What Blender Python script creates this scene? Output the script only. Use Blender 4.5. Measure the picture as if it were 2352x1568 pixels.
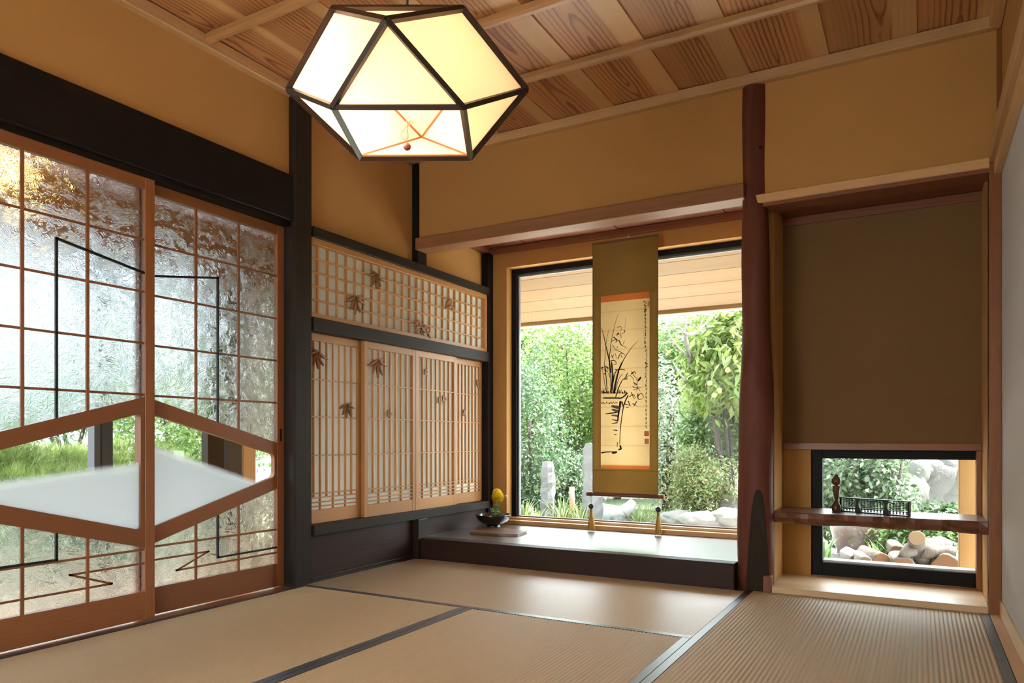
import bpy, bmesh, math, random
import numpy as np
from mathutils import Vector, Matrix

for _o in list(bpy.data.objects):
    bpy.data.objects.remove(_o, do_unlink=True)
SC = bpy.context.scene
COL = SC.collection
R = math.radians
rnd = random.Random(7)

# ------------------------------------------------------------------ camera
CAM = Vector((2.622, -3.52, 0.71))
YAW, FPX, HOR, PXC = R(29.367), 1663.4, 1008.6, 1176.0
_cd = bpy.data.cameras.new('camera')
_cd.sensor_width = 36.0
_cd.lens = FPX / 2352 * 36.0
_cd.shift_y = (HOR - 784.0) / 2352
_cd.clip_start, _cd.clip_end = 0.02, 300
cam = bpy.data.objects.new('camera', _cd)
cam.location = CAM
cam.rotation_euler = (R(90), 0, YAW)
COL.objects.link(cam)
SC.camera = cam

# ------------------------------------------------------------------ sky, sun, exposure
SC.view_settings.view_transform = 'Standard'
SC.view_settings.look = 'None'
SC.view_settings.gamma = 1.0
SC.view_settings.use_curve_mapping = False
SC.view_settings.exposure = 1.68
world = bpy.data.worlds.new('sky')
SC.world = world
world.use_nodes = True
_bg = world.node_tree.nodes['Background']
_bg.inputs['Color'].default_value = (0.86, 0.94, 1.0, 1)
_bg.inputs['Strength'].default_value = 3.8
_sd = bpy.data.lights.new('sun', 'SUN')
_sd.energy = 13.0
_sd.angle = R(1.5)
_sd.color = (1.0, 0.95, 0.86)
sun = bpy.data.objects.new('sun', _sd)
sun.rotation_euler = Vector((0.55, 0.35, 1.0)).to_track_quat('Z', 'Y').to_euler()
sun.location = (6, 2, 9)
COL.objects.link(sun)

# ------------------------------------------------------------------ pixel directions (photo 2352 x 1568)
FW = Vector((-math.sin(YAW), math.cos(YAW), 0))
RT = Vector((math.cos(YAW), math.sin(YAW), 0))
UP = Vector((0, 0, 1))
def ray(u, v): return FW + RT * ((u - PXC) / FPX) + UP * ((HOR - v) / FPX)
def pX(u, v, x): r = ray(u, v); return CAM + r * ((x - CAM.x) / r.x)
def pY(u, v, y): r = ray(u, v); return CAM + r * ((y - CAM.y) / r.y)
def pZ(u, v, z): r = ray(u, v); return CAM + r * ((z - CAM.z) / r.z)
def at(u, v, d): return CAM + ray(u, v) * d

# ------------------------------------------------------------------ materials
class NT:
    def __init__(s, name):
        s.m = bpy.data.materials.new(name); s.m.use_nodes = True
        s.t = s.m.node_tree; s.p = s.t.nodes['Principled BSDF']; s.out = s.t.nodes['Material Output']
    def n(s, typ, **kw):
        nd = s.t.nodes.new(typ)
        for k, v in kw.items():
            if k.startswith('_'): setattr(nd, k[1:], v)
            else: s.set(nd, k, v)
        return nd
    def set(s, nd, k, v):
        key = int(k[1:]) if k[0] == 'i' and k[1:].isdigit() else k.replace('__', ' ')
        sock = nd.inputs[key]
        if isinstance(v, bpy.types.NodeSocket): s.t.links.new(v, sock)
        elif isinstance(v, bpy.types.Node): s.t.links.new(v.outputs[0], sock)
        else: sock.default_value = v
    def math(s, op, a, b=0.0, c=0.0, clamp=False):
        nd = s.t.nodes.new('ShaderNodeMath'); nd.operation = op; nd.use_clamp = clamp
        for i, v in enumerate((a, b, c)): s.set(nd, 'i%d' % i, v)
        return nd.outputs[0]
    def mix(s, f, a, b):
        nd = s.t.nodes.new('ShaderNodeMix'); nd.data_type = 'RGBA'
        s.set(nd, 'i0', f); s.set(nd, 'i6', a); s.set(nd, 'i7', b)
        return nd.outputs[2]
    def ramp(s, f, stops):
        nd = s.t.nodes.new('ShaderNodeValToRGB'); s.set(nd, 'i0', f)
        e = nd.color_ramp.elements
        while len(e) < len(stops): e.new(0.5)
        for el, (p, c) in zip(e, stops):
            el.position = p; el.color = c if len(c) == 4 else (*c, 1)
        return nd.outputs[0]
    def coords(s):
        return s.n('ShaderNodeTexCoord').outputs['Object']
    def bump(s, h, strength=0.3, dist=0.002):
        b = s.n('ShaderNodeBump', Height=h, Strength=strength, Distance=dist)
        s.set(s.p, 'Normal', b); return b
    def P(s, **kw):
        for k, v in kw.items(): s.set(s.p, k, v)
def c4(c): return (c[0], c[1], c[2], 1.0)

_MC = {}
def cached(f):
    def g(*a):
        k = (f.__name__,) + a
        if k not in _MC: _MC[k] = f(*a)
        return _MC[k]
    return g

def big_noise(s, a, off):
    v = s.n('ShaderNodeCombineXYZ', X=s.math('ADD', s.math('MULTIPLY', a, .7), off), Y=off, Z=0.0)
    return s.n('ShaderNodeTexNoise', Vector=v.outputs[0], Scale=1.0, Detail=1.0).outputs[0]
@cached
def wood(kind, axis):
    """light colour, dark line colour, ring frequency, line strength, roughness, wander"""
    L, D, freq, strg, rough, wander = {
        'cedar':   ((.50, .235, .09), (.23, .065, .021), 300, 1.0, .42, .095),   # ceiling boards
        'batten':  ((.52, .28, .115), (.40, .18, .065), 700, .35, .42, .03),
        'hinoki':  ((.62, .37, .17), (.50, .25, .09), 600, .30, .40, .03),
        'pale':    ((.72, .52, .30), (.62, .40, .20), 520, .35, .42, .03),
        'door':    ((.27, .095, .032), (.20, .062, .020), 800, .35, .38, .02),
        'shoji':   ((.50, .235, .070), (.40, .165, .045), 800, .30, .42, .02),
        'red':     ((.24, .080, .036), (.15, .042, .020), 500, .45, .55, .03),
        'post':    ((.15, .042, .024), (.09, .022, .013), 300, .5, .55, .03),
        'dark':    ((.0100, .0062, .0048), (.006, .0036, .003), 500, .5, .58, .03),
        'board':   ((.034, .0165, .0115), (.020, .009, .0065), 400, .5, .5, .03),
        'beam':    ((.31, .135, .052), (.22, .085, .032), 500, .4, .5, .03),
        'smoked':  ((.030, .0205, .0140), (.018, .0115, .008), 500, .5, .55, .03),
        'slab':    ((.17, .060, .028), (.062, .022, .012), 260, .6, .33, .06),
        'soffit':  ((.27, .155, .055), (.225, .125, .042), 380, .35, .5, .05),
        'tray':    ((.17, .085, .045), (.09, .042, .024), 500, .4, .35, .03),
        'carve':   ((.36, .17, .075), (.26, .115, .05), 600, .3, .45, .02),
        'log':     ((.40, .28, .17), (.24, .14, .08), 300, .5, .8, .03),
        'burl':    ((.115, .045, .022), (.055, .022, .012), 400, .5, .3, .03),
    }[kind]
    s = NT('wood_%s_%s' % (kind, axis))
    sep = s.n('ShaderNodeSeparateXYZ', Vector=s.coords())
    o = {'x': (0, 1, 2), 'y': (1, 0, 2), 'z': (2, 0, 1)}[axis]
    a, u, v = (sep.outputs[i] for i in o)
    rv = s.n('ShaderNodeObjectInfo').outputs['Random']
    off = s.math('MULTIPLY', rv, 37.0)
    lo = s.n('ShaderNodeCombineXYZ', X=s.math('ADD', s.math('MULTIPLY', a, 1.1), off), Y=s.math('MULTIPLY', u, 2.2), Z=off)
    n1 = s.n('ShaderNodeTexNoise', Vector=lo.outputs[0], Scale=1.0, Detail=1.5)
    d = s.math('MULTIPLY', s.math('SUBTRACT', n1.outputs[0], 0.43), wander * 2.6)
    d = s.math('ADD', d, v)
    uu = s.math('ADD', u, s.math('MULTIPLY', s.math('SUBTRACT', rv, 0.5), wander))
    wv = s.n('ShaderNodeTexNoise', Vector=s.n('ShaderNodeCombineXYZ', X=s.math('MULTIPLY', a, 6.0), Y=s.math('MULTIPLY', u, 14.0), Z=off).outputs[0], Scale=1.0, Detail=2.0)
    r = s.math('SQRT', s.math('ADD', s.math('MULTIPLY', uu, uu), s.math('MULTIPLY', d, d)))
    r = s.math('ADD', r, s.math('MULTIPLY', wv.outputs[0], 0.012))
    w = s.math('FRACT', s.math('MULTIPLY', r, freq / 6.2832))
    line = s.ramp(w, [(0, (0, 0, 0)), (.55, (.12,) * 3), (.86, (1, 1, 1)), (.97, (.5,) * 3), (1, (0, 0, 0))])
    fib = s.n('ShaderNodeTexNoise', Vector=s.n('ShaderNodeCombineXYZ', X=s.math('ADD', s.math('MULTIPLY', a, 4.0), off), Y=s.math('MULTIPLY', u, 160.0), Z=s.math('MULTIPLY', v, 160.0)).outputs[0], Scale=1.0, Detail=3.0)
    big = s.n('ShaderNodeTexNoise', Vector=s.n('ShaderNodeCombineXYZ', X=s.math('ADD', s.math('MULTIPLY', a, 0.5), off), Y=s.math('MULTIPLY', u, 9.0), Z=off).outputs[0], Scale=1.0, Detail=1.0)
    f = s.math('MULTIPLY', line, strg)
    f = s.math('ADD', f, s.math('MULTIPLY', s.math('SUBTRACT', fib.outputs[0], .5), .5), clamp=True)
    if kind == 'cedar':      # pale sapwood along one edge of each board, figured heartwood in the middle
        wob = s.math('MULTIPLY', s.math('SUBTRACT', big_noise(s, a, off), .5), .16)
        sm = s.n('ShaderNodeMapRange', Value=s.math('ADD', u, wob)); sm.interpolation_type = 'SMOOTHSTEP'
        sm.inputs[1].default_value, sm.inputs[2].default_value = .075, .105
        em = s.n('ShaderNodeMapRange', Value=s.math('ABSOLUTE', uu)); em.interpolation_type = 'SMOOTHSTEP'
        em.inputs[1].default_value, em.inputs[2].default_value, em.inputs[3].default_value, em.inputs[4].default_value = .05, .15, 1.0, .25
        f = s.math('MULTIPLY', f, em.outputs[0])
        f = s.math('MULTIPLY', f, s.math('SUBTRACT', 1.0, s.math('MULTIPLY', sm.outputs[0], .85)))
        col = s.mix(f, s.mix(sm.outputs[0], c4(L), (.60, .35, .155, 1)), c4(D))
    else:
        col = s.mix(f, c4(L), c4(D))
    tone = s.math('ADD', s.math('MULTIPLY', big.outputs[0], .55), s.math('ADD', s.math('MULTIPLY', rv, .22), .62))
    hs = s.n('ShaderNodeHueSaturation', Value=tone, Color=col)
    s.P(Base__Color=hs, Roughness=rough)
    if kind in ('dark', 'smoked', 'board', 'post'): s.set(s.p, 'Specular IOR Level', .22)
    s.bump(s.math('ADD', fib.outputs[0], s.math('MULTIPLY', line, -.6)), .18, .0015)
    return s.m

@cached
def flat(name, col, rough=.6, metal=0.0, var=.0, scale=20.0, bump=0.0):
    s = NT(name)
    s.P(Base__Color=c4(col), Roughness=rough, Metallic=metal)
    if var or bump:
        nz = s.n('ShaderNodeTexNoise', Vector=s.coords(), Scale=scale, Detail=4.0)
        if var:
            s.P(Base__Color=s.mix(s.math('MULTIPLY', s.math('SUBTRACT', nz.outputs[0], .5, clamp=False), 2.0, clamp=True), c4(col), c4([x * (1 - var) for x in col])))
        if bump: s.bump(nz.outputs[0], bump, .004)
    return s.m

@cached
def plaster():
    s = NT('ochre_clay_plaster')
    co = s.coords()
    n1 = s.n('ShaderNodeTexNoise', Vector=co, Scale=2.2, Detail=3.0)
    n2 = s.n('ShaderNodeTexNoise', Vector=co, Scale=260.0, Detail=3.0)
    c = s.mix(n1.outputs[0], c4((.55, .285, .083)), c4((.49, .245, .068)))
    c = s.mix(s.math('MULTIPLY', n2.outputs[0], .25), c, c4((.33, .18, .06)))
    s.P(Base__Color=c, Roughness=.92)
    s.bump(n2.outputs[0], .25, .0015)
    return s.m

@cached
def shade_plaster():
    s = NT('shaded_ochre_plaster')  # ochre plaster darkened: the niche's shade is put into the colour
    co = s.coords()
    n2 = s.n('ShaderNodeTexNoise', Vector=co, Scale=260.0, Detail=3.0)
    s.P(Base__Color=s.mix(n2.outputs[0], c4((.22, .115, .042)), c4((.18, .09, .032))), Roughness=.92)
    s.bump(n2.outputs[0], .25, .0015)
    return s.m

@cached
def white_paper_wall():
    s = NT('white_wall_paper')
    n2 = s.n('ShaderNodeTexNoise', Vector=s.coords(), Scale=180.0, Detail=3.0)
    s.P(Base__Color=s.mix(n2.outputs[0], c4((.62, .61, .60)), c4((.57, .56, .55))), Roughness=.85)
    return s.m

@cached
def tatami(axis):
    s = NT('tatami_rush_' + axis)
    sep = s.n('ShaderNodeSeparateXYZ', Vector=s.coords())
    a, u = (sep.outputs[0], sep.outputs[1]) if axis == 'x' else (sep.outputs[1], sep.outputs[0])
    v = s.n('ShaderNodeCombineXYZ', X=s.math('MULTIPLY', a, 420.0), Y=s.math('MULTIPLY', u, 22.0), Z=0.0)
    n1 = s.n('ShaderNodeTexNoise', Vector=v.outputs[0], Scale=1.0, Detail=2.0)
    n2 = s.n('ShaderNodeTexNoise', Vector=s.coords(), Scale=3.0, Detail=2.0)
    # the rushes lie across the mat: along the line of sight they shine, across it they look matt
    c = s.mix(n1.outputs[0], c4((.55, .41, .245)), c4((.40, .285, .155)))
    c = s.mix(s.math('MULTIPLY', n2.outputs[0], .35), c, c4((.49, .375, .235)))
    s.P(Base__Color=c, Roughness=.45 if axis == 'x' else .62)
    s.set(s.p, 'Specular IOR Level', .9 if axis == 'x' else .25); s.set(s.p, 'Coat Weight', 1.0 if axis == 'x' else .04); s.set(s.p, 'Coat Roughness', .32); s.set(s.p, 'Coat IOR', 2.0)
    s.bump(n1.outputs[0], .2, .0008)
    return s.m

@cached
def cloth_border():
    s = NT('indigo_border_cloth')
    n1 = s.n('ShaderNodeTexNoise', Vector=s.coords(), Scale=700.0, Detail=1.0)
    s.P(Base__Color=s.mix(n1.outputs[0], c4((.020, .024, .034)), c4((.034, .040, .055))), Roughness=.36)
    s.set(s.p, 'Coat Weight', .5); s.set(s.p, 'Coat Roughness', .4)
    s.bump(n1.outputs[0], .15, .0005)
    return s.m

@cached
def lacquer():
    s = NT('dark_lacquered_board')
    sep = s.n('ShaderNodeSeparateXYZ', Vector=s.coords())
    v = s.n('ShaderNodeCombineXYZ', X=s.math('MULTIPLY', sep.outputs[0], 3.0), Y=s.math('MULTIPLY', sep.outputs[1], 60.0), Z=0.0)
    n1 = s.n('ShaderNodeTexNoise', Vector=v.outputs[0], Scale=1.0, Detail=3.0)
    s.P(Base__Color=s.mix(n1.outputs[0], c4((.030, .014, .010)), c4((.055, .024, .015))), Roughness=.35)
    s.set(s.p, 'Coat Weight', 1.0); s.set(s.p, 'Coat Roughness', .27); s.set(s.p, 'Coat IOR', 2.6)
    s.set(s.p, 'Specular IOR Level', .9)
    return s.m

def thin_ior(s):
    """the same Fresnel curve on both faces of a thin pane (no total reflection inside the slab)"""
    bf = s.n('ShaderNodeNewGeometry').outputs['Backfacing']
    return s.math('ADD', s.math('MULTIPLY', bf, 1 / 1.35 - 1.35), 1.35)
@cached
def clear_glass(tint):
    s = NT('clear_window_glass')
    s.t.nodes.remove(s.p)
    fr = s.n('ShaderNodeFresnel', IOR=thin_ior(s))
    tr = s.n('ShaderNodeBsdfTransparent', Color=c4(tint))
    gl = s.n('ShaderNodeBsdfGlossy', Color=(1, 1, 1, 1), Roughness=.0)
    mx = s.n('ShaderNodeMixShader', Fac=fr, i1=tr, i2=gl)
    s.t.links.new(mx.outputs[0], s.out.inputs['Surface'])
    return s.m

@cached
def frosted_pane(flip):
    """clear door pane whose lower half is sandblasted: frost starts at a slanting soft edge (object y, z)"""
    s = NT('sandblasted_pane_' + str(flip))
    s.t.nodes.remove(s.p)
    sep = s.n('ShaderNodeSeparateXYZ', Vector=s.coords())
    y, z = sep.outputs[1], sep.outputs[2]
    # along = distance from the wide stile; pane origin sits at the wide stile, z 0 = floor
    sgn = -1.0 if flip == 1 else 1.0
    along = s.math('MULTIPLY', y, sgn)
    if flip == 1: line = s.math('ADD', s.math('MULTIPLY', along, -.095), .618)
    else: line = s.math('ADD', s.math('MULTIPLY', along, -.335), .705)
    m = s.n('ShaderNodeMapRange', Value=s.math('SUBTRACT', line, z))
    m.interpolation_type = 'SMOOTHSTEP'
    m.inputs[1].default_value, m.inputs[2].default_value = -.018, .03
    fr = s.n('ShaderNodeFresnel', IOR=thin_ior(s))
    tr = s.n('ShaderNodeBsdfTransparent', Color=(.97, .98, .98, 1))
    gl = s.n('ShaderNodeBsdfGlossy', Color=(1, 1, 1, 1), Roughness=.0)
    clear = s.n('ShaderNodeMixShader', Fac=fr, i1=tr, i2=gl)
    tl = s.n('ShaderNodeBsdfTranslucent', Color=(.60, .645, .665, 1))
    df = s.n('ShaderNodeBsdfDiffuse', Color=(.70, .74, .76, 1))
    fro = s.n('ShaderNodeMixShader', Fac=.3, i1=tl, i2=df)
    fro2 = s.n('ShaderNodeMixShader', Fac=.12, i1=fro, i2=tr)
    mx = s.n('ShaderNodeMixShader', Fac=m.outputs[0], i1=clear, i2=fro2)
    s.t.links.new(mx.outputs[0], s.out.inputs['Surface'])
    return s.m

@cached
def textured_glass():
    s = NT('swirl_textured_glass')
    co = s.coords()
    n0 = s.n('ShaderNodeTexNoise', Vector=co, Scale=9.0, Detail=2.0)
    dv = s.n('ShaderNodeVectorMath', _operation='MULTIPLY_ADD', i0=n0.outputs[1], i1=(.22, .22, .22), i2=co)
    w1 = s.n('ShaderNodeTexNoise', Vector=s.n('ShaderNodeMapping', Vector=dv.outputs[0], Scale=(1, 30, 95)).outputs[0], Scale=1.0, Detail=2.0, Distortion=1.6)
    n2 = s.n('ShaderNodeTexNoise', Vector=co, Scale=60.0, Detail=2.0)
    h = s.math('ADD', s.ramp(w1.outputs[0], [(.40, (0, 0, 0)), (.52, (1, 1, 1)), (.62, (.15,) * 3)]), s.math('MULTIPLY', n2.outputs[0], .6))
    s.P(Base__Color=(.66, .70, .735, 1), Roughness=.17, IOR=1.42)
    s.set(s.p, 'Transmission Weight', 1.0)
    s.bump(h, .30, .003)
    return s.m

@cached
def paper(kind):
    s = NT('paper_' + kind)
    n1 = s.n('ShaderNodeTexNoise', Vector=s.coords(), Scale=90.0, Detail=4.0)
    c = {'shoji': (.80, .79, .74), 'lamp': (.90, .84, .74)}[kind]
    col = s.mix(n1.outputs[0], c4(c), c4([x * .95 for x in c]))
    df = s.n('ShaderNodeBsdfDiffuse', Color=col)
    tl = s.n('ShaderNodeBsdfTranslucent', Color=col)
    mx = s.n('ShaderNodeMixShader', Fac={'shoji': .5, 'lamp': .55}[kind], i1=df, i2=tl)
    s.t.links.new(mx.outputs[0], s.out.inputs['Surface'])
    s.t.nodes.remove(s.p)
    return s.m

@cached
def emitter(name, col, strength):
    s = NT(name)
    s.t.nodes.remove(s.p)
    e = s.n('ShaderNodeEmission', Color=c4(col), Strength=strength)
    s.t.links.new(e.outputs[0], s.out.inputs['Surface'])
    return s.m

@cached
def leafmat(name, ca, cb, cc, rough, trans):
    s = NT('leaf_' + name)
    g = s.n('ShaderNodeNewGeometry').outputs['Random Per Island']
    n1 = s.n('ShaderNodeTexNoise', Vector=s.coords(), Scale=1.6, Detail=2.0)
    c = s.ramp(g, [(0, ca), (.6, cb), (1, cc)])
    hs = s.n('ShaderNodeHueSaturation', Value=s.math('ADD', s.math('MULTIPLY', n1.outputs[0], .42), .25), Color=c)
    s.P(Base__Color=hs, Roughness=rough)
    tl = s.n('ShaderNodeBsdfTranslucent', Color=hs)
    mx = s.n('ShaderNodeMixShader', Fac=trans, i1=s.p, i2=tl)
    s.t.links.new(mx.outputs[0], s.out.inputs['Surface'])
    return s.m

@cached
def stone(name, col, scale=9.0, bump=.6):
    s = NT('stone_' + name)
    n1 = s.n('ShaderNodeTexNoise', Vector=s.coords(), Scale=scale, Detail=6.0)
    n2 = s.n('ShaderNodeTexNoise', Vector=s.coords(), Scale=scale * 9, Detail=3.0)
    c = s.mix(n1.outputs[0], c4(col), c4([x * .55 for x in col]))
    c = s.mix(s.math('MULTIPLY', n2.outputs[0], .3), c, c4([x * .4 for x in col]))
    s.P(Base__Color=c, Roughness=.9)
    s.bump(s.math('ADD', n1.outputs[0], s.math('MULTIPLY', n2.outputs[0], .4)), bump, .03)
    return s.m

@cached
def endgrain(col):
    s = NT('log_end_grain')
    sep = s.n('ShaderNodeSeparateXYZ', Vector=s.coords())
    r = s.math('SQRT', s.math('ADD', s.math('MULTIPLY', sep.outputs[0], sep.outputs[0]), s.math('MULTIPLY', sep.outputs[1], sep.outputs[1])))
    n1 = s.n('ShaderNodeTexNoise', Vector=s.coords(), Scale=14.0, Detail=3.0)
    w = s.math('FRACT', s.math('MULTIPLY', s.math('ADD', r, s.math('MULTIPLY', n1.outputs[0], .02)), 110.0))
    s.P(Base__Color=s.mix(w, c4(col), c4([x * .65 for x in col])), Roughness=.8)
    return s.m

@cached
def silk():
    s = NT('olive_gold_silk')
    co = s.coords()
    n1 = s.n('ShaderNodeTexNoise', Vector=s.n('ShaderNodeMapping', Vector=co, Scale=(240, 240, 30)).outputs[0], Scale=1.0, Detail=2.0)
    n2 = s.n('ShaderNodeTexNoise', Vector=s.n('ShaderNodeMapping', Vector=co, Scale=(3, 3, 12)).outputs[0], Scale=1.0, Detail=3.0)
    c = s.mix(n1.outputs[0], c4((.40, .285, .125)), c4((.33, .23, .095)))
    c = s.mix(s.math('MULTIPLY', n2.outputs[0], .5), c, c4((.28, .18, .06)))
    df = s.n('ShaderNodeBsdfDiffuse', Color=c)
    tl = s.n('ShaderNodeBsdfTranslucent', Color=c)
    mx = s.n('ShaderNodeMixShader', Fac=.6, i1=df, i2=tl)
    s.t.links.new(mx.outputs[0], s.out.inputs['Surface']); s.t.nodes.remove(s.p)
    return s.m

@cached
def old_paper():
    s = NT('aged_painting_paper')
    co = s.coords()
    n2 = s.n('ShaderNodeTexNoise', Vector=s.n('ShaderNodeMapping', Vector=co, Scale=(3, 3, 9)).outputs[0], Scale=1.0, Detail=4.0)
    c = s.mix(n2.outputs[0], c4((.80, .69, .49)), c4((.68, .54, .33)))
    # stained crease lines across the paper
    z = s.n('ShaderNodeSeparateXYZ', Vector=co).outputs[2]
    w = s.math('FRACT', s.math('ADD', s.math('MULTIPLY', z, 8.3), s.math('MULTIPLY', n2.outputs[0], .12)))
    cr = s.ramp(w, [(0, (1, 1, 1)), (.05, (0, 0, 0)), (.95, (0, 0, 0)), (1, (1, 1, 1))])
    c = s.mix(s.math('MULTIPLY', cr, .35), c, c4((.45, .27, .12)))
    df = s.n('ShaderNodeBsdfDiffuse', Color=c)
    tl = s.n('ShaderNodeBsdfTranslucent', Color=c)
    mx = s.n('ShaderNodeMixShader', Fac=.6, i1=df, i2=tl)
    s.t.links.new(mx.outputs[0], s.out.inputs['Surface']); s.t.nodes.remove(s.p)
    return s.m

PLASTER = plaster()
BLACKMETAL = flat('black_aluminium', (.006, .0055, .005), .55)
BLACKMETAL.node_tree.nodes['Principled BSDF'].inputs['Specular IOR Level'].default_value = .2
BLACKLACQ = flat('black_thin_strip', (.010, .009, .009), .4)
INK = flat('ink', (.028, .022, .020), .8)
INKGREY = flat('ink_wash', (.19, .145, .085), .8)
VERMILION = flat('vermilion_seal', (.80, .20, .09), .8, 0.0, .35, 300.0)
ORANGESILK = None

# ------------------------------------------------------------------ object helpers
LOC = {}
def world_loc(o): return LOC.get(o.name, Vector((0, 0, 0))) if o else Vector((0, 0, 0))
def tag(o, label=None, cat=None, group=None, kind=None):
    if label: o['label'] = label
    if cat: o['category'] = cat
    if group: o['group'] = group
    if kind: o['kind'] = kind
    return o
def empty(name, loc=(0, 0, 0), label=None, cat=None, group=None, kind=None, parent=None):
    o = bpy.data.objects.new(name, None)
    o.empty_display_size = .05
    COL.objects.link(o)
    loc = Vector(loc)
    if parent: o.parent = parent
    o.location = loc - world_loc(parent)
    LOC[o.name] = loc
    return tag(o, label, cat, group, kind)
def link(name, me, mat, parent=None, loc=(0, 0, 0), smooth=False, local=False):
    """loc is a world position (the parents are never rotated unless local=True)"""
    o = bpy.data.objects.new(name, me)
    COL.objects.link(o)
    loc = Vector(loc)
    if parent: o.parent = parent
    o.location = loc if local else loc - world_loc(parent)
    LOC[o.name] = loc
    if mat is not None and not me.materials: me.materials.append(mat)
    if smooth:
        me.polygons.foreach_set('use_smooth', [True] * len(me.polygons))
    return o
_BOX = {}
def boxmesh(dx, dy, dz, c, mat):
    k = (round(dx, 4), round(dy, 4), round(dz, 4), c, mat.name if mat else '')
    if k in _BOX: return _BOX[k]
    bm = bmesh.new()
    bmesh.ops.create_cube(bm, size=1.0)
    bmesh.ops.scale(bm, vec=(dx, dy, dz), verts=bm.verts)
    if c:
        bmesh.ops.bevel(bm, geom=list(bm.edges), offset=min(c, .45 * min(dx, dy, dz)), segments=1, affect='EDGES')
    me = bpy.data.meshes.new('box'); bm.to_mesh(me); bm.free()
    if mat: me.materials.append(mat)
    _BOX[k] = me
    return me
def box(name, x0, x1, y0, y1, z0, z1, mat, parent=None, c=.0015, kind=None):
    me = boxmesh(x1 - x0, y1 - y0, z1 - z0, c, mat)
    o = link(name, me, mat, parent, ((x0 + x1) / 2, (y0 + y1) / 2, (z0 + z1) / 2))
    if kind: o['kind'] = kind
    return o
def struct(name, *a, **k): return box(name, *a, kind='structure', **k)
def bmobj(name, bm, mat, parent=None, loc=(0, 0, 0), smooth=False, local=False):
    me = bpy.data.meshes.new(name)
    bmesh.ops.recalc_face_normals(bm, faces=bm.faces)
    bm.to_mesh(me); bm.free()
    return link(name, me, mat, parent, loc, smooth, local)
def prism_bm(loops, d0, d1, axis='x'):
    """extruded polygon (first loop outer, others holes); 2d pts -> (d,a,b) along axis x, (a,d,b) along y, (a,b,d) along z"""
    f = {'x': lambda a, b, d: (d, a, b), 'y': lambda a, b, d: (a, d, b), 'z': lambda a, b, d: (a, b, d)}[axis]
    bm = bmesh.new()
    edges, alld = [], []
    for lp in loops:
        vs = [bm.verts.new(f(a, b, d0)) for a, b in lp]
        for i in range(len(vs)): edges.append(bm.edges.new((vs[i], vs[(i + 1) % len(vs)])))
    if len(loops) == 1:
        bm.faces.new(list(bm.verts))
    else:
        bmesh.ops.triangle_fill(bm, edges=edges, use_beauty=True, use_dissolve=False)
    r = bmesh.ops.extrude_face_region(bm, geom=list(bm.faces))
    mv = {'x': (d1 - d0, 0, 0), 'y': (0, d1 - d0, 0), 'z': (0, 0, d1 - d0)}[axis]
    bmesh.ops.translate(bm, vec=mv, verts=[g for g in r['geom'] if isinstance(g, bmesh.types.BMVert)])
    return bm
def prism(name, loops, d0, d1, axis, mat, parent=None, loc=None, kind=None):
    pts = loops[0]
    ca = sum(p[0] for p in pts) / len(pts); cb = sum(p[1] for p in pts) / len(pts); cd = (d0 + d1) / 2
    if loc is None: loc = {'x': (cd, ca, cb), 'y': (ca, cd, cb), 'z': (ca, cb, cd)}[axis]
    bm = prism_bm(loops, d0, d1, axis)
    bmesh.ops.translate(bm, vec=-Vector(loc), verts=bm.verts)
    o = bmobj(name, bm, mat, parent, loc)
    if kind: o['kind'] = kind
    return o
def rounded(pts, r, n=5):
    out = []
    for i, p in enumerate(pts):
        p = Vector(p); a = (Vector(pts[i - 1]) - p).normalized(); b = (Vector(pts[(i + 1) % len(pts)]) - p).normalized()
        p0, p1 = p + a * r, p + b * r
        for k in range(n + 1):
            t = k / n
            q = p0 * (1 - t) ** 2 + p * 2 * t * (1 - t) + p1 * t * t
            out.append((q.x, q.y))
    return out
def lathe_bm(prof, n=24, cx=0, cy=0, cz=0, wob=None):
    bm = bmesh.new()
    rings = []
    for i, (r, z) in enumerate(prof):
        if r < 1e-5: rings.append([bm.verts.new((cx, cy, cz + z))])
        else:
            rings.append([bm.verts.new((cx + (r + (wob(a, z) if wob else 0)) * math.cos(a), cy + (r + (wob(a, z) if wob else 0)) * math.sin(a), cz + z)) for a in [2 * math.pi * k / n for k in range(n)]])
    for A, B in zip(rings, rings[1:]):
        if len(A) == 1 and len(B) == 1: continue
        for k in range(n):
            k2 = (k + 1) % n
            if len(A) == 1: bm.faces.new((A[0], B[k2], B[k]))
            elif len(B) == 1: bm.faces.new((A[k], A[k2], B[0]))
            else: bm.faces.new((A[k], A[k2], B[k2], B[k]))
    return bm
def tube_into(bm, pts, rad, n=6, cap=True):
    pts = [Vector(p) for p in pts]
    if not hasattr(rad, '__len__'): rad = [rad] * len(pts)
    rings, prev = [], None
    for i, p in enumerate(pts):
        t = (pts[min(i + 1, len(pts) - 1)] - pts[max(i - 1, 0)]).normalized()
        if prev is None:
            prev = t.orthogonal().normalized()
        a = (prev - t * prev.dot(t)).normalized(); prev = a
        b = t.cross(a)
        rings.append([bm.verts.new(p + (a * math.cos(2 * math.pi * k / n) + b * math.sin(2 * math.pi * k / n)) * rad[i]) for k in range(n)])
    for A, B in zip(rings, rings[1:]):
        for k in range(n): bm.faces.new((A[k], A[(k + 1) % n], B[(k + 1) % n], B[k]))
    if cap:
        bm.faces.new(rings[0][::-1]); bm.faces.new(rings[-1])
def tube(name, pts, rad, mat, parent=None, n=6, loc=(0, 0, 0), local=False):
    bm = bmesh.new()
    tube_into(bm, [Vector(p) - Vector(loc) for p in pts] if not local else pts, rad, n)
    return bmobj(name, bm, mat, parent, loc if not local else (0, 0, 0), True, local)
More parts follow.
